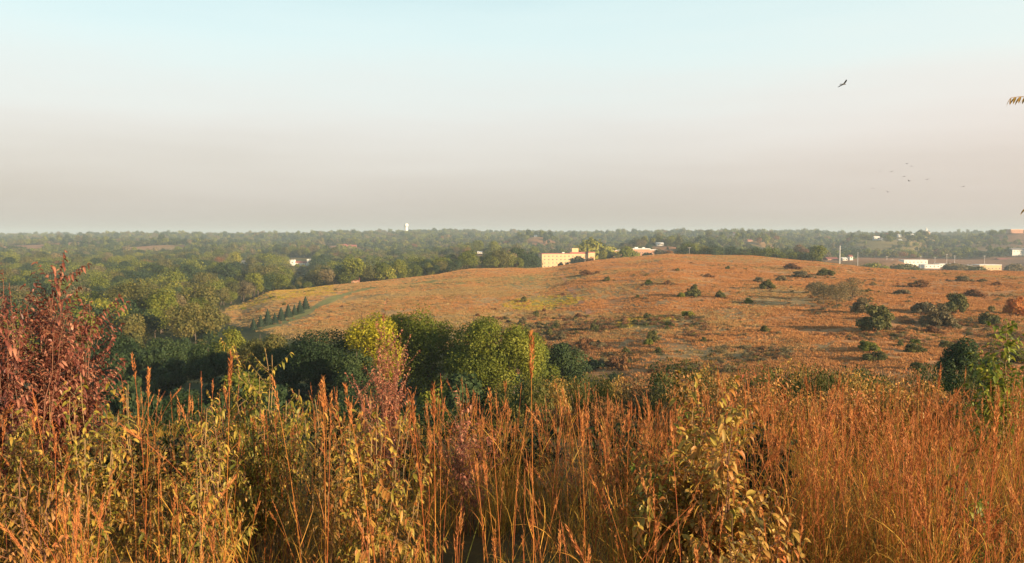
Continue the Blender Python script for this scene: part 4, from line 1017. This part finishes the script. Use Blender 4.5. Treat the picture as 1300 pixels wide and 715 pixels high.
fill(450, 3.5, 7.0, np.arange(nt), .60, .84, dens=lambda x, y: np.clip((x / y - .05) * 5, 0, 1))
fill(1600, 1.5, 3.3, np.arange(nt, nt + 6), .45, .85, dens=lambda x, y: np.clip((fbm(x / .5, y / .5, 63, 2) - .3) * 4, .15, 1))
fill(560, 2.5, 5.2, np.arange(nt), .55, .88, dens=lambda x, y: np.clip((fbm(x / .4, y / .4, 67, 2) - .3) * 4, .1, 1))
fill(300, 1.9, 2.6, np.arange(nt), .45, .6)
fill(900, 1.5, 2.8, np.arange(nt, nt + 6), .75, 1.15)
fill(800, 3.4, 7, np.arange(nt, nt + 6), .5, .9, dens=lambda x, y: gapf(x, y) * np.clip(.2 + (x / y + .2) * 1.5, .06, 1))
fill(1800, 7, 26, np.arange(nt, nt + 6), .6, 1.1)
fp = np.concatenate(P_); fi = np.concatenate(I_); fsc = np.concatenate(S_); n = len(fp)
keep = ~((fi < nt) & (fp[:, 1] < 2.6) & (rng.random(n) < .5)); fp, fi, fsc = fp[keep], fi[keep], fsc[keep]; n = len(fp)
rot = np.stack([rng.normal(0, .06, n), rng.normal(-.02, .07, n), rng.uniform(0, 6.28, n)], 1)
scatter('prairie_grass', tall + short, fp, rot, np.stack([fsc, fsc, fsc], 1), fi, 'tall orange and red bluestem grass filling the foreground', 'grass')

# single conspicuous stalks
def stalk(px, ty, d, lean_px, label, hl=.2, thick=.0028, nh=1):
    """stalk whose tip shows at (px, ty)"""
    xt = (px - 650) / F * d; zt = ztop(px, ty, d); xb = xt - lean_px / F * d; zb = hz(xb, d)
    h = zt - zb - hl * .85; base = np.zeros(3); k = 12; ts = np.linspace(0, 1, k)
    P = np.array([(lean_px / F * d * (t ** 1.6) * .9, 0.03 * math.sin(t * 3), h * t) for t in ts])
    o = empty('grass_stalk', (xb, d, zb)); T = norm(P[-1] - P[-2])
    link_mesh('stem', bm_mesh('stem', [tubes(P[None], (thick * (1 - .5 * ts))[None], 5)], [M['culm']]), o)
    sh_ = [seedhead(P[-1] - T * .03, norm(T + rdir(1)[0] * .1 * (j > 0)), hl * (1 - .15 * j), int(hl * 520), .0075) for j in range(nh)]
    V, Q, _ = join(sh_); sm = raw_mesh('seed_head', V, Q); sm.materials.append(M['seed']); link_mesh('seed_head', sm, o)
    m = 7; tb = np.linspace(.22, .62, m) + rng.uniform(-.03, .03, m); pos = np.array([P[int(t * (k - 1))] for t in tb])
    V, Q = blades(pos, norm(rdir(m) * np.array([.5, .5, .1]) + np.array([0, 0, 1.])), rng.uniform(.12, .24, m), rng.uniform(.002, .0035, m), rng.uniform(.2, .7, m), 6)
    bm_ = raw_mesh('blades', V, Q); bm_.materials.append(M['blade']); link_mesh('blades', bm_, o)
    tag(o, label, 'grass stalk', 'conspicuous grass stalks')
ST = [(674, 418, 2.3, 8, 'tall thick orange stalk in front of the grove, with the highest seed head', .22, 2), (620, 452, 2.6, -20, 'stalk with a hooked left-leaning head left of the tallest one', .12, 1),
      (438, 470, 2.4, -60, 'long stalk leaning left below the yellow tree', .2, 1), (408, 462, 2.6, 10, 'upright stalk left of the leaning stalk below the yellow tree', .16, 2), (418, 458, 2.7, 6, 'thin stalk just right of the upright stalk below the yellow tree', .14, 1),
      (550, 470, 2.5, 15, 'dark red stalk right of the pinkish shrub', .17, 3), (520, 480, 2.5, -25, 'left-leaning reddish stalk at the foot of the pinkish shrub', .16, 2), (185, 428, 3.0, 4, 'brown spike stalk above the pale leaved shrub at left', .18, 2),
      (165, 432, 3.1, -3, 'brown spike stalk left of a similar one above the left pale shrub', .16, 1), (290, 430, 2.8, 12, 'reddish stalk above the middle-left leafy shrub', .18, 2), (740, 488, 2.6, 5, 'orange stalk with a split head right of centre', .17, 3),
      (1272, 482, 2.3, -4, 'thick orange-red plume near the right edge', .3, 4), (1180, 575, 2.2, -70, 'arching plume leaning left on the right side', .3, 2), (1040, 492, 2.8, -22, 'left-leaning stalk right of the big leafy shrub', .18, 2),
      (62, 528, 2.8, 6, 'thin stalk below the red bush', .13, 1), (345, 462, 2.7, -22, 'left-leaning stalk between two leafy shrubs', .18, 1), (1012, 478, 2.9, 14, 'upright stalk just right of the big leafy shrub', .17, 1),
      (800, 492, 2.7, -14, 'reddish stalk left of the big leafy shrub', .17, 2)]
for q_, (px, ty, d, ln, lab, hl, nh) in enumerate(ST): stalk(px, ty + (0 if q_ == 0 else 14 + 22 * (q_ % 3 == 1)), d * 1.12, ln + (q_ * 7 % 5 - 2) * 7, lab, hl * .72, .0015, min(nh, 2))

# leafy foreground shrubs
def shrub(name, px, ty, wp, d, mat, stem, label, L=.055, Wr=.36, droop=.8, nst=9, tw=9, sp=.022, ks=.66, cat='shrub', up=.8, seedy=0, fine=1.0, grp=None, taper=.35, hmin=.75):
    x, y, zg = at(px, d); H = ztop(px, ty, d) - zg; w = wp / F * d
    L *= ks; sp *= ks * 1.15; nst = int(nst * 1.1)
    if name == 'leafy_shrub' and px < 1200 and mat != 'limeleaf': w *= 1.25; nst = int(nst * 1.35); tw = int(tw * 1.1)
    k = 9; ts = np.linspace(0, 1, k)
    a = rng.uniform(0, 6.28, nst); r = np.sqrt(rng.uniform(0, 1, nst)) * w * .5; hs = H * (1 - taper * (r / (w * .5)) ** 2) * rng.uniform(hmin, 1, nst); hs[0] = H
    r[0] *= .2
    base = np.stack([np.cos(a) * r * .35, np.sin(a) * r * .35, 0 * r - .02], 1); topp = np.stack([np.cos(a) * r, np.sin(a) * r, hs], 1)
    P = base[:, None] + (topp - base)[:, None] * ts[None, :, None]; P[:, :, :2] = base[:, None, :2] + (topp - base)[:, None, :2] * (ts[None, :, None] ** 1.4)
    P[:, 1:] += rng.normal(0, .008, P[:, 1:].shape)
    stems = [tubes(P, (.0045 * (1 - .7 * ts))[None] * np.ones((nst, 1)), 5)]
    TP = []
    n = nst * tw; si = rng.integers(0, nst, n); tt_ = rng.uniform(.22, .97, n); ii_ = (tt_ * (k - 1)).astype(int); ff = tt_ * (k - 1) - ii_
    b0 = P[si, ii_] * (1 - ff)[:, None] + P[si, np.minimum(ii_ + 1, k - 1)] * ff[:, None]
    th = rng.uniform(0, 6.28, n); dirs = norm(np.stack([np.cos(th), np.sin(th), rng.uniform(.3, 1.3, n) * up], 1)); ln = rng.uniform(.10, .26, n) * (H / 1.2) * (1.15 - .5 * tt_) * fine
    t5 = np.linspace(0, 1, 5); TW = b0[:, None] + dirs[:, None] * (ln[:, None] * t5)[:, :, None]; TW[:, :, 2] += (ln[:, None] * .25 * t5 ** 2)
    stems.append(tubes(TW, (.0018 * (1 - .6 * t5))[None] * np.ones((n, 1)), 3))
    pos, dr = [], []
    for i in range(n):
        m = max(2, int(ln[i] / sp)); u_ = (np.arange(m) + .6) / m; pp = b0[i] + dirs[i] * (ln[i] * u_)[:, None]; pp[:, 2] += ln[i] * .25 * u_ ** 2
        s = norm(np.cross(dirs[i], rdir(1)[0])); flip = np.where(np.arange(m) % 2, 1, -1)[:, None]
        for fl in (1, -1):
            pos.append(pp); dr.append(norm(dirs[i] * .55 + s * flip * fl * .8 + rdir(m) * .35))
        pos.append(pp[-1:]); dr.append(dirs[i][None])
    for i in range(nst):
        m = int(H * .5 / sp / 1.4); u_ = rng.uniform(.45, 1, m) * (k - 1.001); a0 = u_.astype(int); f0 = (u_ - a0)[:, None]
        pos.append(P[i, a0] * (1 - f0) + P[i, a0 + 1] * f0); dr.append(norm(rdir(m) + np.array([0, 0, .35])))
    pos = np.concatenate(pos); dr = np.concatenate(dr); m = len(pos); Ls = L * rng.uniform(.6, 1.25, m)
    V, Q = leaves(pos, dr, Ls, Ls * Wr * rng.uniform(.8, 1.2, m), droop * rng.uniform(.3, 1.3, m), rng.uniform(.2, .8), 5)
    o = empty(name, (x, y, zg)); lm = raw_mesh('leaves', V, Q, smooth=True); lm.materials.append(M[mat]); link_mesh('leaves', lm, o)
    V, Q, _ = join(stems); sm = raw_mesh('stems', V, Q, smooth=True); sm.materials.append(M[stem]); link_mesh('stems', sm, o)
    return tag(o, label, cat, grp)
shrub('red_shrub', 14, 342, 170, 4.6, 'redleaf', 'stem_red', 'large red-leaved bush filling the left edge', .052, .42, droop=.6, nst=24, tw=13, sp=.027, taper=.12, hmin=.84)
shrub('red_shrub', 78, 336, 110, 4.9, 'redleaf', 'stem_red', 'tall red-leaved bush with the highest tips right of the edge bush', .052, .42, droop=.6, nst=20, tw=12, sp=.028, taper=.2, hmin=.8)
shrub('leafy_shrub', 44, 500, 130, 4.0, 'tanleaf', 'stem_tan', 'olive leafy shrub in front of the foot of the red bush', .05, .42, .6, 14, 10, .034)
shrub('leafy_shrub', 107, 472, 80, 3.5, 'tanleaf', 'stem_tan', 'pale-leaved drooping shrub right below the red bush', .055, .36, .65, 8, 8, .03)
shrub('leafy_shrub', 160, 488, 90, 3.7, 'tanleaf', 'stem_tan', 'pale-leaved shrub second from the red bush', .055, .36, .65, 8, 8, .032)
shrub('leafy_shrub', 290, 436, 110, 3.9, 'tanleaf', 'stem_red', 'tall pinkish-tan leafy shrub with tips above the hollow', .04, .36, .8, 12, 10, .022)
shrub('leafy_shrub', 345, 440, 100, 3.9, 'tanleaf', 'stem_tan', 'tall curled-leaf shrub right of the pinkish-tan shrub', .05, .36, .65, 11, 9, .026)
shrub('leafy_shrub', 250, 520, 90, 3.4, 'tanleaf', 'stem_tan', 'lower curled-leaf shrub in front of the pinkish-tan shrub', .05, .36, .65, 8, 8, .03)
shrub('leafy_shrub', 478, 500, 110, 3.4, 'tanleaf', 'stem_tan', 'drooping pale-leaved shrub below the pinkish brown plant', .055, .36, .65, 11, 9, .028)
shrub('leafy_shrub', 400, 508, 80, 3.8, 'goldleaf', 'stem_tan', 'small gold-leaved shrub left of the drooping shrub', .045, .4, .8, 8, 8, .028)
shrub('pinkish_shrub', 487, 398, 76, 5.2, 'pinkleaf', 'stem_red', 'slender pinkish-brown plant standing up before the yellow tree', .03, .45, .5, 14, 14, .016, up=1.4)
shrub('pinkish_shrub', 590, 505, 100, 4.6, 'pinkleaf', 'stem_red', 'dull pinkish shrub low in the centre', .032, .45, .5, 10, 10, .022)
shrub('leafy_shrub', 898, 480, 170, 3.2, 'tanleaf', 'stem_tan', 'large leafy shrub with broad drooping leaves right of centre', .062, .45, .6, 20, 11, .026)
shrub('leafy_shrub', 930, 535, 110, 2.9, 'goldleaf', 'stem_red', 'lower gold-tinged leafy shrub in front of the large leafy one', .052, .45, .7, 11, 9, .028)
shrub('leafy_shrub', 850, 530, 60, 3.2, 'limeleaf', 'stem_tan', 'small green-leaved plant left of the large leafy shrub', .05, .5, .5, 6, 7, .03)
shrub('leafy_shrub', 20, 580, 100, 3.0, 'rustleaf', 'stem_red', 'rust-leaved low shrub at the lower left edge', .045, .4, .8, 7, 7, .03)
shrub('leafy_shrub', 1225, 560, 80, 3.2, 'limeleaf', 'stem_red', 'green and maroon leaved low plant among the right-hand grass', .04, .5, .5, 6, 7, .03)
shrub('leafy_shrub', 1285, 395, 60, 6.0, 'limeleaf', 'stem_tan', 'yellow-green large-leaved shrub at the right edge', .085, .5, .5, 10, 9, .05)
shrub('leafy_shrub', 1262, 470, 80, 6.2, 'limeleaf', 'stem_tan', 'lower yellow-green shrub left of the right edge shrub', .075, .5, .5, 9, 8, .05)
shrub('leafy_shrub', 740, 540, 90, 4.6, 'rustleaf', 'stem_red', 'dull rust shrub deep in the grass right of centre', .04, .4, .7, 8, 8, .03)

for i, (px, ty, wp, d, lab) in enumerate([(20, 560, 170, 5.0, 'shrub with leaves painted shade-dark under the red bush'), (130, 545, 170, 5.0, 'shrub with leaves painted shade-dark behind the first pale-leaved shrub'), (215, 520, 150, 5.3, 'shrub with leaves painted shade-dark left of the pinkish-tan shrub'),
    (330, 525, 160, 5.2, 'shrub with leaves painted shade-dark behind the curled-leaf shrub'), (425, 520, 150, 5.4, 'shrub with leaves painted shade-dark left of the pinkish brown plant'), (545, 515, 150, 5.6, 'shrub with leaves painted shade-dark right of the pinkish brown plant'),
    (660, 520, 160, 5.6, 'shrub with leaves painted shade-dark below the shaded hollow'), (800, 520, 130, 5.2, 'shrub with leaves painted shade-dark left of the large leafy shrub'), (975, 540, 90, 4.2, 'shrub with leaves painted shade-dark right of the large leafy shrub')]):
    shrub('shade_shrub', px, ty, wp, d, 'shadeleaf', 'stem_red', lab, .05, .5, .5, 14, 12, .026, ks=.9)  # added behind the front shrubs so the gaps look shaded, by leaf colour
# dense dogwood band on the slope just beyond the grass
dog = []
for v in range(5):
    dog.append(bush_parts('goldleaf', 1.7, 1.25, 26, 4600, .062, fine=True, cr=.17, stems=12, bark='stem_red'))
def dogwood(px, ty, wp, d, mat, label, group=None, vi=None):
    x, y, z = at(px, d); H = ztop(px, ty, d) - z; w = wp / F * d
    vi = rng.integers(0, 5) if vi is None else vi
    parts = remat(dog[vi], mat)
    o = thing('dogwood_bush', (x, y, z - .05), parts, rng.uniform(0, 6.28), (w / 1.7, w / 1.7, H / 1.25)); tag(o, label, 'bush', group)
DW = [(880, 448, 130, 8.4, 'rustleaf'), (945, 452, 120, 8, 'rustleaf'), (1010, 456, 120, 7.8, 'goldleaf'), (1075, 450, 120, 8, 'rustleaf'), (1135, 454, 120, 8.1, 'goldleaf'), (1195, 450, 130, 8.2, 'rustleaf'), (1250, 458, 110, 7.9, 'rustleaf'), (1300, 462, 120, 7.7, 'goldleaf'),
      (980, 444, 120, 10.5, 'rustleaf'), (1100, 444, 110, 10.5, 'goldleaf'), (1160, 447, 110, 11, 'goldleaf')]
dl = ['rust-leaved bush behind the large leafy shrub, leftmost of the band', 'rust-leaved bush just right of the large leafy shrub in the band', 'gold-leaved bush in the band below the orange-brown dome bush', 'rust-leaved bush in the middle of the right-hand band',
      'gold-leaved bush right of the middle of the band', 'rust-leaved bush under the right-hand thicket in the band', 'rust-leaved bush near the right end of the band', 'gold-leaved bush at the right end of the band',
      'rear rust-leaved bush in the gap right of the big leafy shrub', 'rear gold-leaved bush behind the middle of the band', 'rear gold-leaved bush under the big gully bush']
for (a, b_, c, d, m_), lab in zip(DW, dl): dogwood(a, b_, c, d, m_, lab)
dogwood(1015, 431, 120, 17, 'goldleaf', 'orange-brown dome-shaped bush standing above the band'); dogwood(1048, 436, 50, 16, 'brown', 'dark brown bush at the right of the orange-brown dome bush')
dogwood(800, 462, 100, 16, 'brown', 'brown-leaved dome bush left of the band'); dogwood(735, 452, 80, 22, 'olive', 'olive-grey dome bush left of the brown dome bush')
dogwood(770, 446, 90, 26, 'goldleaf', 'pale gold bush behind the brown dome bush'); dogwood(700, 478, 70, 18, 'maroon', 'dark maroon bush left of the brown dome bush')
dogwood(850, 448, 70, 20, 'olive', 'olive bush between the brown dome bush and the band'); dogwood(910, 442, 90, 20, 'rustleaf', 'rust bush behind the left end of the band')
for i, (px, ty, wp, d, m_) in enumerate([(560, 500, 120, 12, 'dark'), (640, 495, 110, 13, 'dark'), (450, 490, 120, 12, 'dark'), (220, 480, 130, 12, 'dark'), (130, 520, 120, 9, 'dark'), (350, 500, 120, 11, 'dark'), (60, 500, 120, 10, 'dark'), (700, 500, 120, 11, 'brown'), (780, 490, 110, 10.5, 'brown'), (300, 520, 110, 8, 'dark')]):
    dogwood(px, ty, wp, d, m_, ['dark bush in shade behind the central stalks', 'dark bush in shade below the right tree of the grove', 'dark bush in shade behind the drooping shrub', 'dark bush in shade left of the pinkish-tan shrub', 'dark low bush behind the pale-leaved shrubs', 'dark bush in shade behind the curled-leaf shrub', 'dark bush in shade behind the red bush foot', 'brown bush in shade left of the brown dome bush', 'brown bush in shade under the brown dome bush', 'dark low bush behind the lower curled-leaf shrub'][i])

KW3 = {'olive': 'olive', 'grey': 'grey-green', 'rustleaf': 'rust-leaved', 'dark': 'dark green', 'goldleaf': 'gold-leaved', 'brown': 'brown'}
for i in range(34):
    px = 640 + 680 * (i + rng.uniform(-.4, .4)) / 34; d = rng.uniform(12, 17); k = ['olive', 'dark', 'olive', 'grey', 'olive', 'goldleaf'][rng.integers(0, 6)] if px < 1120 else ['dark', 'olive', 'dark', 'rustleaf'][rng.integers(0, 4)]
    side = 'left half' if px < 980 else 'right half'
    dogwood(px, rng.uniform(430, 448) + (18 if px < 840 else 0), rng.uniform(60, 100), d, k, KW3[k] + ' bush in the leafy belt behind the grass, ' + side, KW3[k] + ' bushes of the leafy belt, ' + side)
# slender tree just outside the right edge whose twig tips reach into view
d = 3.2; xb = (1345 - 650) / F * d; zg = hz(xb, d)
st = empty('slender_tree', (xb, d, zg)); ts = np.linspace(0, 1, 9)
trunkP = np.array([(.02 * math.sin(3 * t), 0, 2.45 * t) for t in ts])
def twig_to(px, py, t0, L_):
    v = ray(px, py); tip = np.array([v[0] * d - xb, 0, EYE + v[2] * d - zg]); b0 = np.array([.02 * math.sin(3 * t0), 0, 2.45 * t0])
    tt5 = np.linspace(0, 1, 7); return np.array([b0 + (tip - b0) * t + np.array([0, 0, L_ * math.sin(math.pi * t)]) for t in tt5])
tws = [twig_to(1284, 124, .86, .05), twig_to(1304, 264, .70, .03), twig_to(1330, 60, .9, .0), twig_to(1360, 200, .6, .0), twig_to(1325, 320, .4, .02), twig_to(1320, 400, .3, .02)]
V, Q, _ = join([tubes(trunkP[None], (.014 * (1 - .75 * ts))[None], 7)]); tm = raw_mesh('trunk', V, Q, smooth=True); tm.materials.append(M['stem_tan']); link_mesh('trunk', tm, st)
V, Q = tubes(np.array(tws), (.0028 * (1 - .6 * np.linspace(0, 1, 7)))[None] * np.ones((len(tws), 1)), 5); tm = raw_mesh('twigs', V, Q, smooth=True); tm.materials.append(M['stem_tan']); link_mesh('twigs', tm, st)
pos, dr = [], []
for T in tws:
    for i in range(2, 7):
        for f in (0, .5):
            if i == 6 and f: continue
            p0 = T[i] + (T[min(i + 1, 6)] - T[i]) * f; ax = norm(T[6] - T[2])
            for s in (-1, 1): pos.append(p0); dr.append(norm(ax * .5 + np.array([0, s * .35, -.75]) + rdir(1)[0] * .2))
V, Q = leaves(np.array(pos), np.array(dr), .030, .0085, .5, .3, 5); lm = raw_mesh('leaves', V, Q, smooth=True); lm.materials.append(M['goldleaf']); link_mesh('leaves', lm, st)
tag(st, 'slender sapling at the right edge with drooping narrow leaves on its twig tips', 'tree')
#--------------------------------------------------------------- LIGHT
SUN_EL, SUN_AZ = 12.5, 125.0        # azimuth clockwise from the view direction (+Y)
sl = bpy.data.lights.new('sun', 'SUN'); so = bpy.data.objects.new('sun', sl); COL.objects.link(so)
sl.energy = 5.0; sl.angle = R(.6); sl.color = (1, .755, .48)
dv = Vector((math.sin(R(SUN_AZ)) * math.cos(R(SUN_EL)), math.cos(R(SUN_AZ)) * math.cos(R(SUN_EL)), math.sin(R(SUN_EL))))
so.rotation_euler = dv.to_track_quat('Z', 'Y').to_euler(); so.location = (20, -15, 30)
EXPO = 1.12
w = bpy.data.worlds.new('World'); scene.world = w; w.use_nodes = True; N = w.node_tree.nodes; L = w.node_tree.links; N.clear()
sky = N.new('ShaderNodeTexSky'); sky.sky_type = 'NISHITA'; sky.sun_disc = False; sky.sun_elevation = R(SUN_EL); sky.sun_rotation = R(SUN_AZ); sky.air_density = 1.2; sky.dust_density = 3
def lin(r, g, b): 
    f = lambda c: ((c / 255 + .055) / 1.055) ** 2.4 if c > 10 else c / 255 / 12.92
    return tuple(f(c) for c in (r, g, b))
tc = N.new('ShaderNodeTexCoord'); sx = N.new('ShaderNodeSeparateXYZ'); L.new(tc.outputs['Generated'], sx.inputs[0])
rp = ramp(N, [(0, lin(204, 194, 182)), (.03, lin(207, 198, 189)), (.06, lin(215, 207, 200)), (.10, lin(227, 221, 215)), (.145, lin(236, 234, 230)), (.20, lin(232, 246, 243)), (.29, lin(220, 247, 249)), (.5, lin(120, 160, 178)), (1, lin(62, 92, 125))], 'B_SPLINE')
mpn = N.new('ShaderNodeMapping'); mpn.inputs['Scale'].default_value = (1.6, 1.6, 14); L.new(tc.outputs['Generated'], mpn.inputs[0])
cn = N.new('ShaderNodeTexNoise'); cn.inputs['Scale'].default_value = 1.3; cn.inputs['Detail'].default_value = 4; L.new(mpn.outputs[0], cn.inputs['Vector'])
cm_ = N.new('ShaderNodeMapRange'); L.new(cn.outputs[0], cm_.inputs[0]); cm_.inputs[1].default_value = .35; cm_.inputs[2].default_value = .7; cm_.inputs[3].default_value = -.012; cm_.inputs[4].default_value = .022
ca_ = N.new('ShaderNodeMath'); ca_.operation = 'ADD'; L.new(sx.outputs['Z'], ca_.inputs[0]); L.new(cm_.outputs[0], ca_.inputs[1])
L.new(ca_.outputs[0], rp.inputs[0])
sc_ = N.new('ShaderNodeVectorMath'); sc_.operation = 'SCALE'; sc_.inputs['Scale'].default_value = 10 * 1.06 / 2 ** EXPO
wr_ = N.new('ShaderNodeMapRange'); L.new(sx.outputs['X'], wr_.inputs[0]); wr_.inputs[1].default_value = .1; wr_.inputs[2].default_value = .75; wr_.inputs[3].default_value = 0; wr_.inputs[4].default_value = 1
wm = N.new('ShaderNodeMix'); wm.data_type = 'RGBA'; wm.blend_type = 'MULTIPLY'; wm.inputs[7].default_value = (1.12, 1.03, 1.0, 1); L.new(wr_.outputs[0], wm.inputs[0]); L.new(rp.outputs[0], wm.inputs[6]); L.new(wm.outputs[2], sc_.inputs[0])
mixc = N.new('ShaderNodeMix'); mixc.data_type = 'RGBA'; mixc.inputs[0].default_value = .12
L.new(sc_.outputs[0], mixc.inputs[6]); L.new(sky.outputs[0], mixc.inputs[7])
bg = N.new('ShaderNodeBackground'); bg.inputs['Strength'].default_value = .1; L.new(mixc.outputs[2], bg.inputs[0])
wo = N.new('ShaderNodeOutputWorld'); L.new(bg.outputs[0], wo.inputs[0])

# haze
m, N, L = new_mat('haze_air'); pv = N.new('ShaderNodeVolumePrincipled'); pv.inputs['Color'].default_value = (.59, .72, .83, 1); pv.inputs['Density'].default_value = .00017; pv.inputs['Anisotropy'].default_value = 0.0
oo = N.new('ShaderNodeOutputMaterial'); L.new(pv.outputs[0], oo.inputs['Volume'])
zmin = float(V.min()) if False else float(Z.min()) - 1
hb = link_mesh('haze', bm_mesh('haze', [box(-17000, -17000, zmin, 17000, 17000, 56)], [m])); tag(hb, 'thin pale evening haze over the valley', 'haze', kind='stuff')

scene.view_settings.view_transform = 'Standard'; scene.view_settings.look = 'None'; scene.view_settings.gamma = 1; scene.view_settings.use_curve_mapping = False
scene.view_settings.exposure = EXPO
scene.render.engine = 'CYCLES'
scene.cycles.volume_bounces = 1
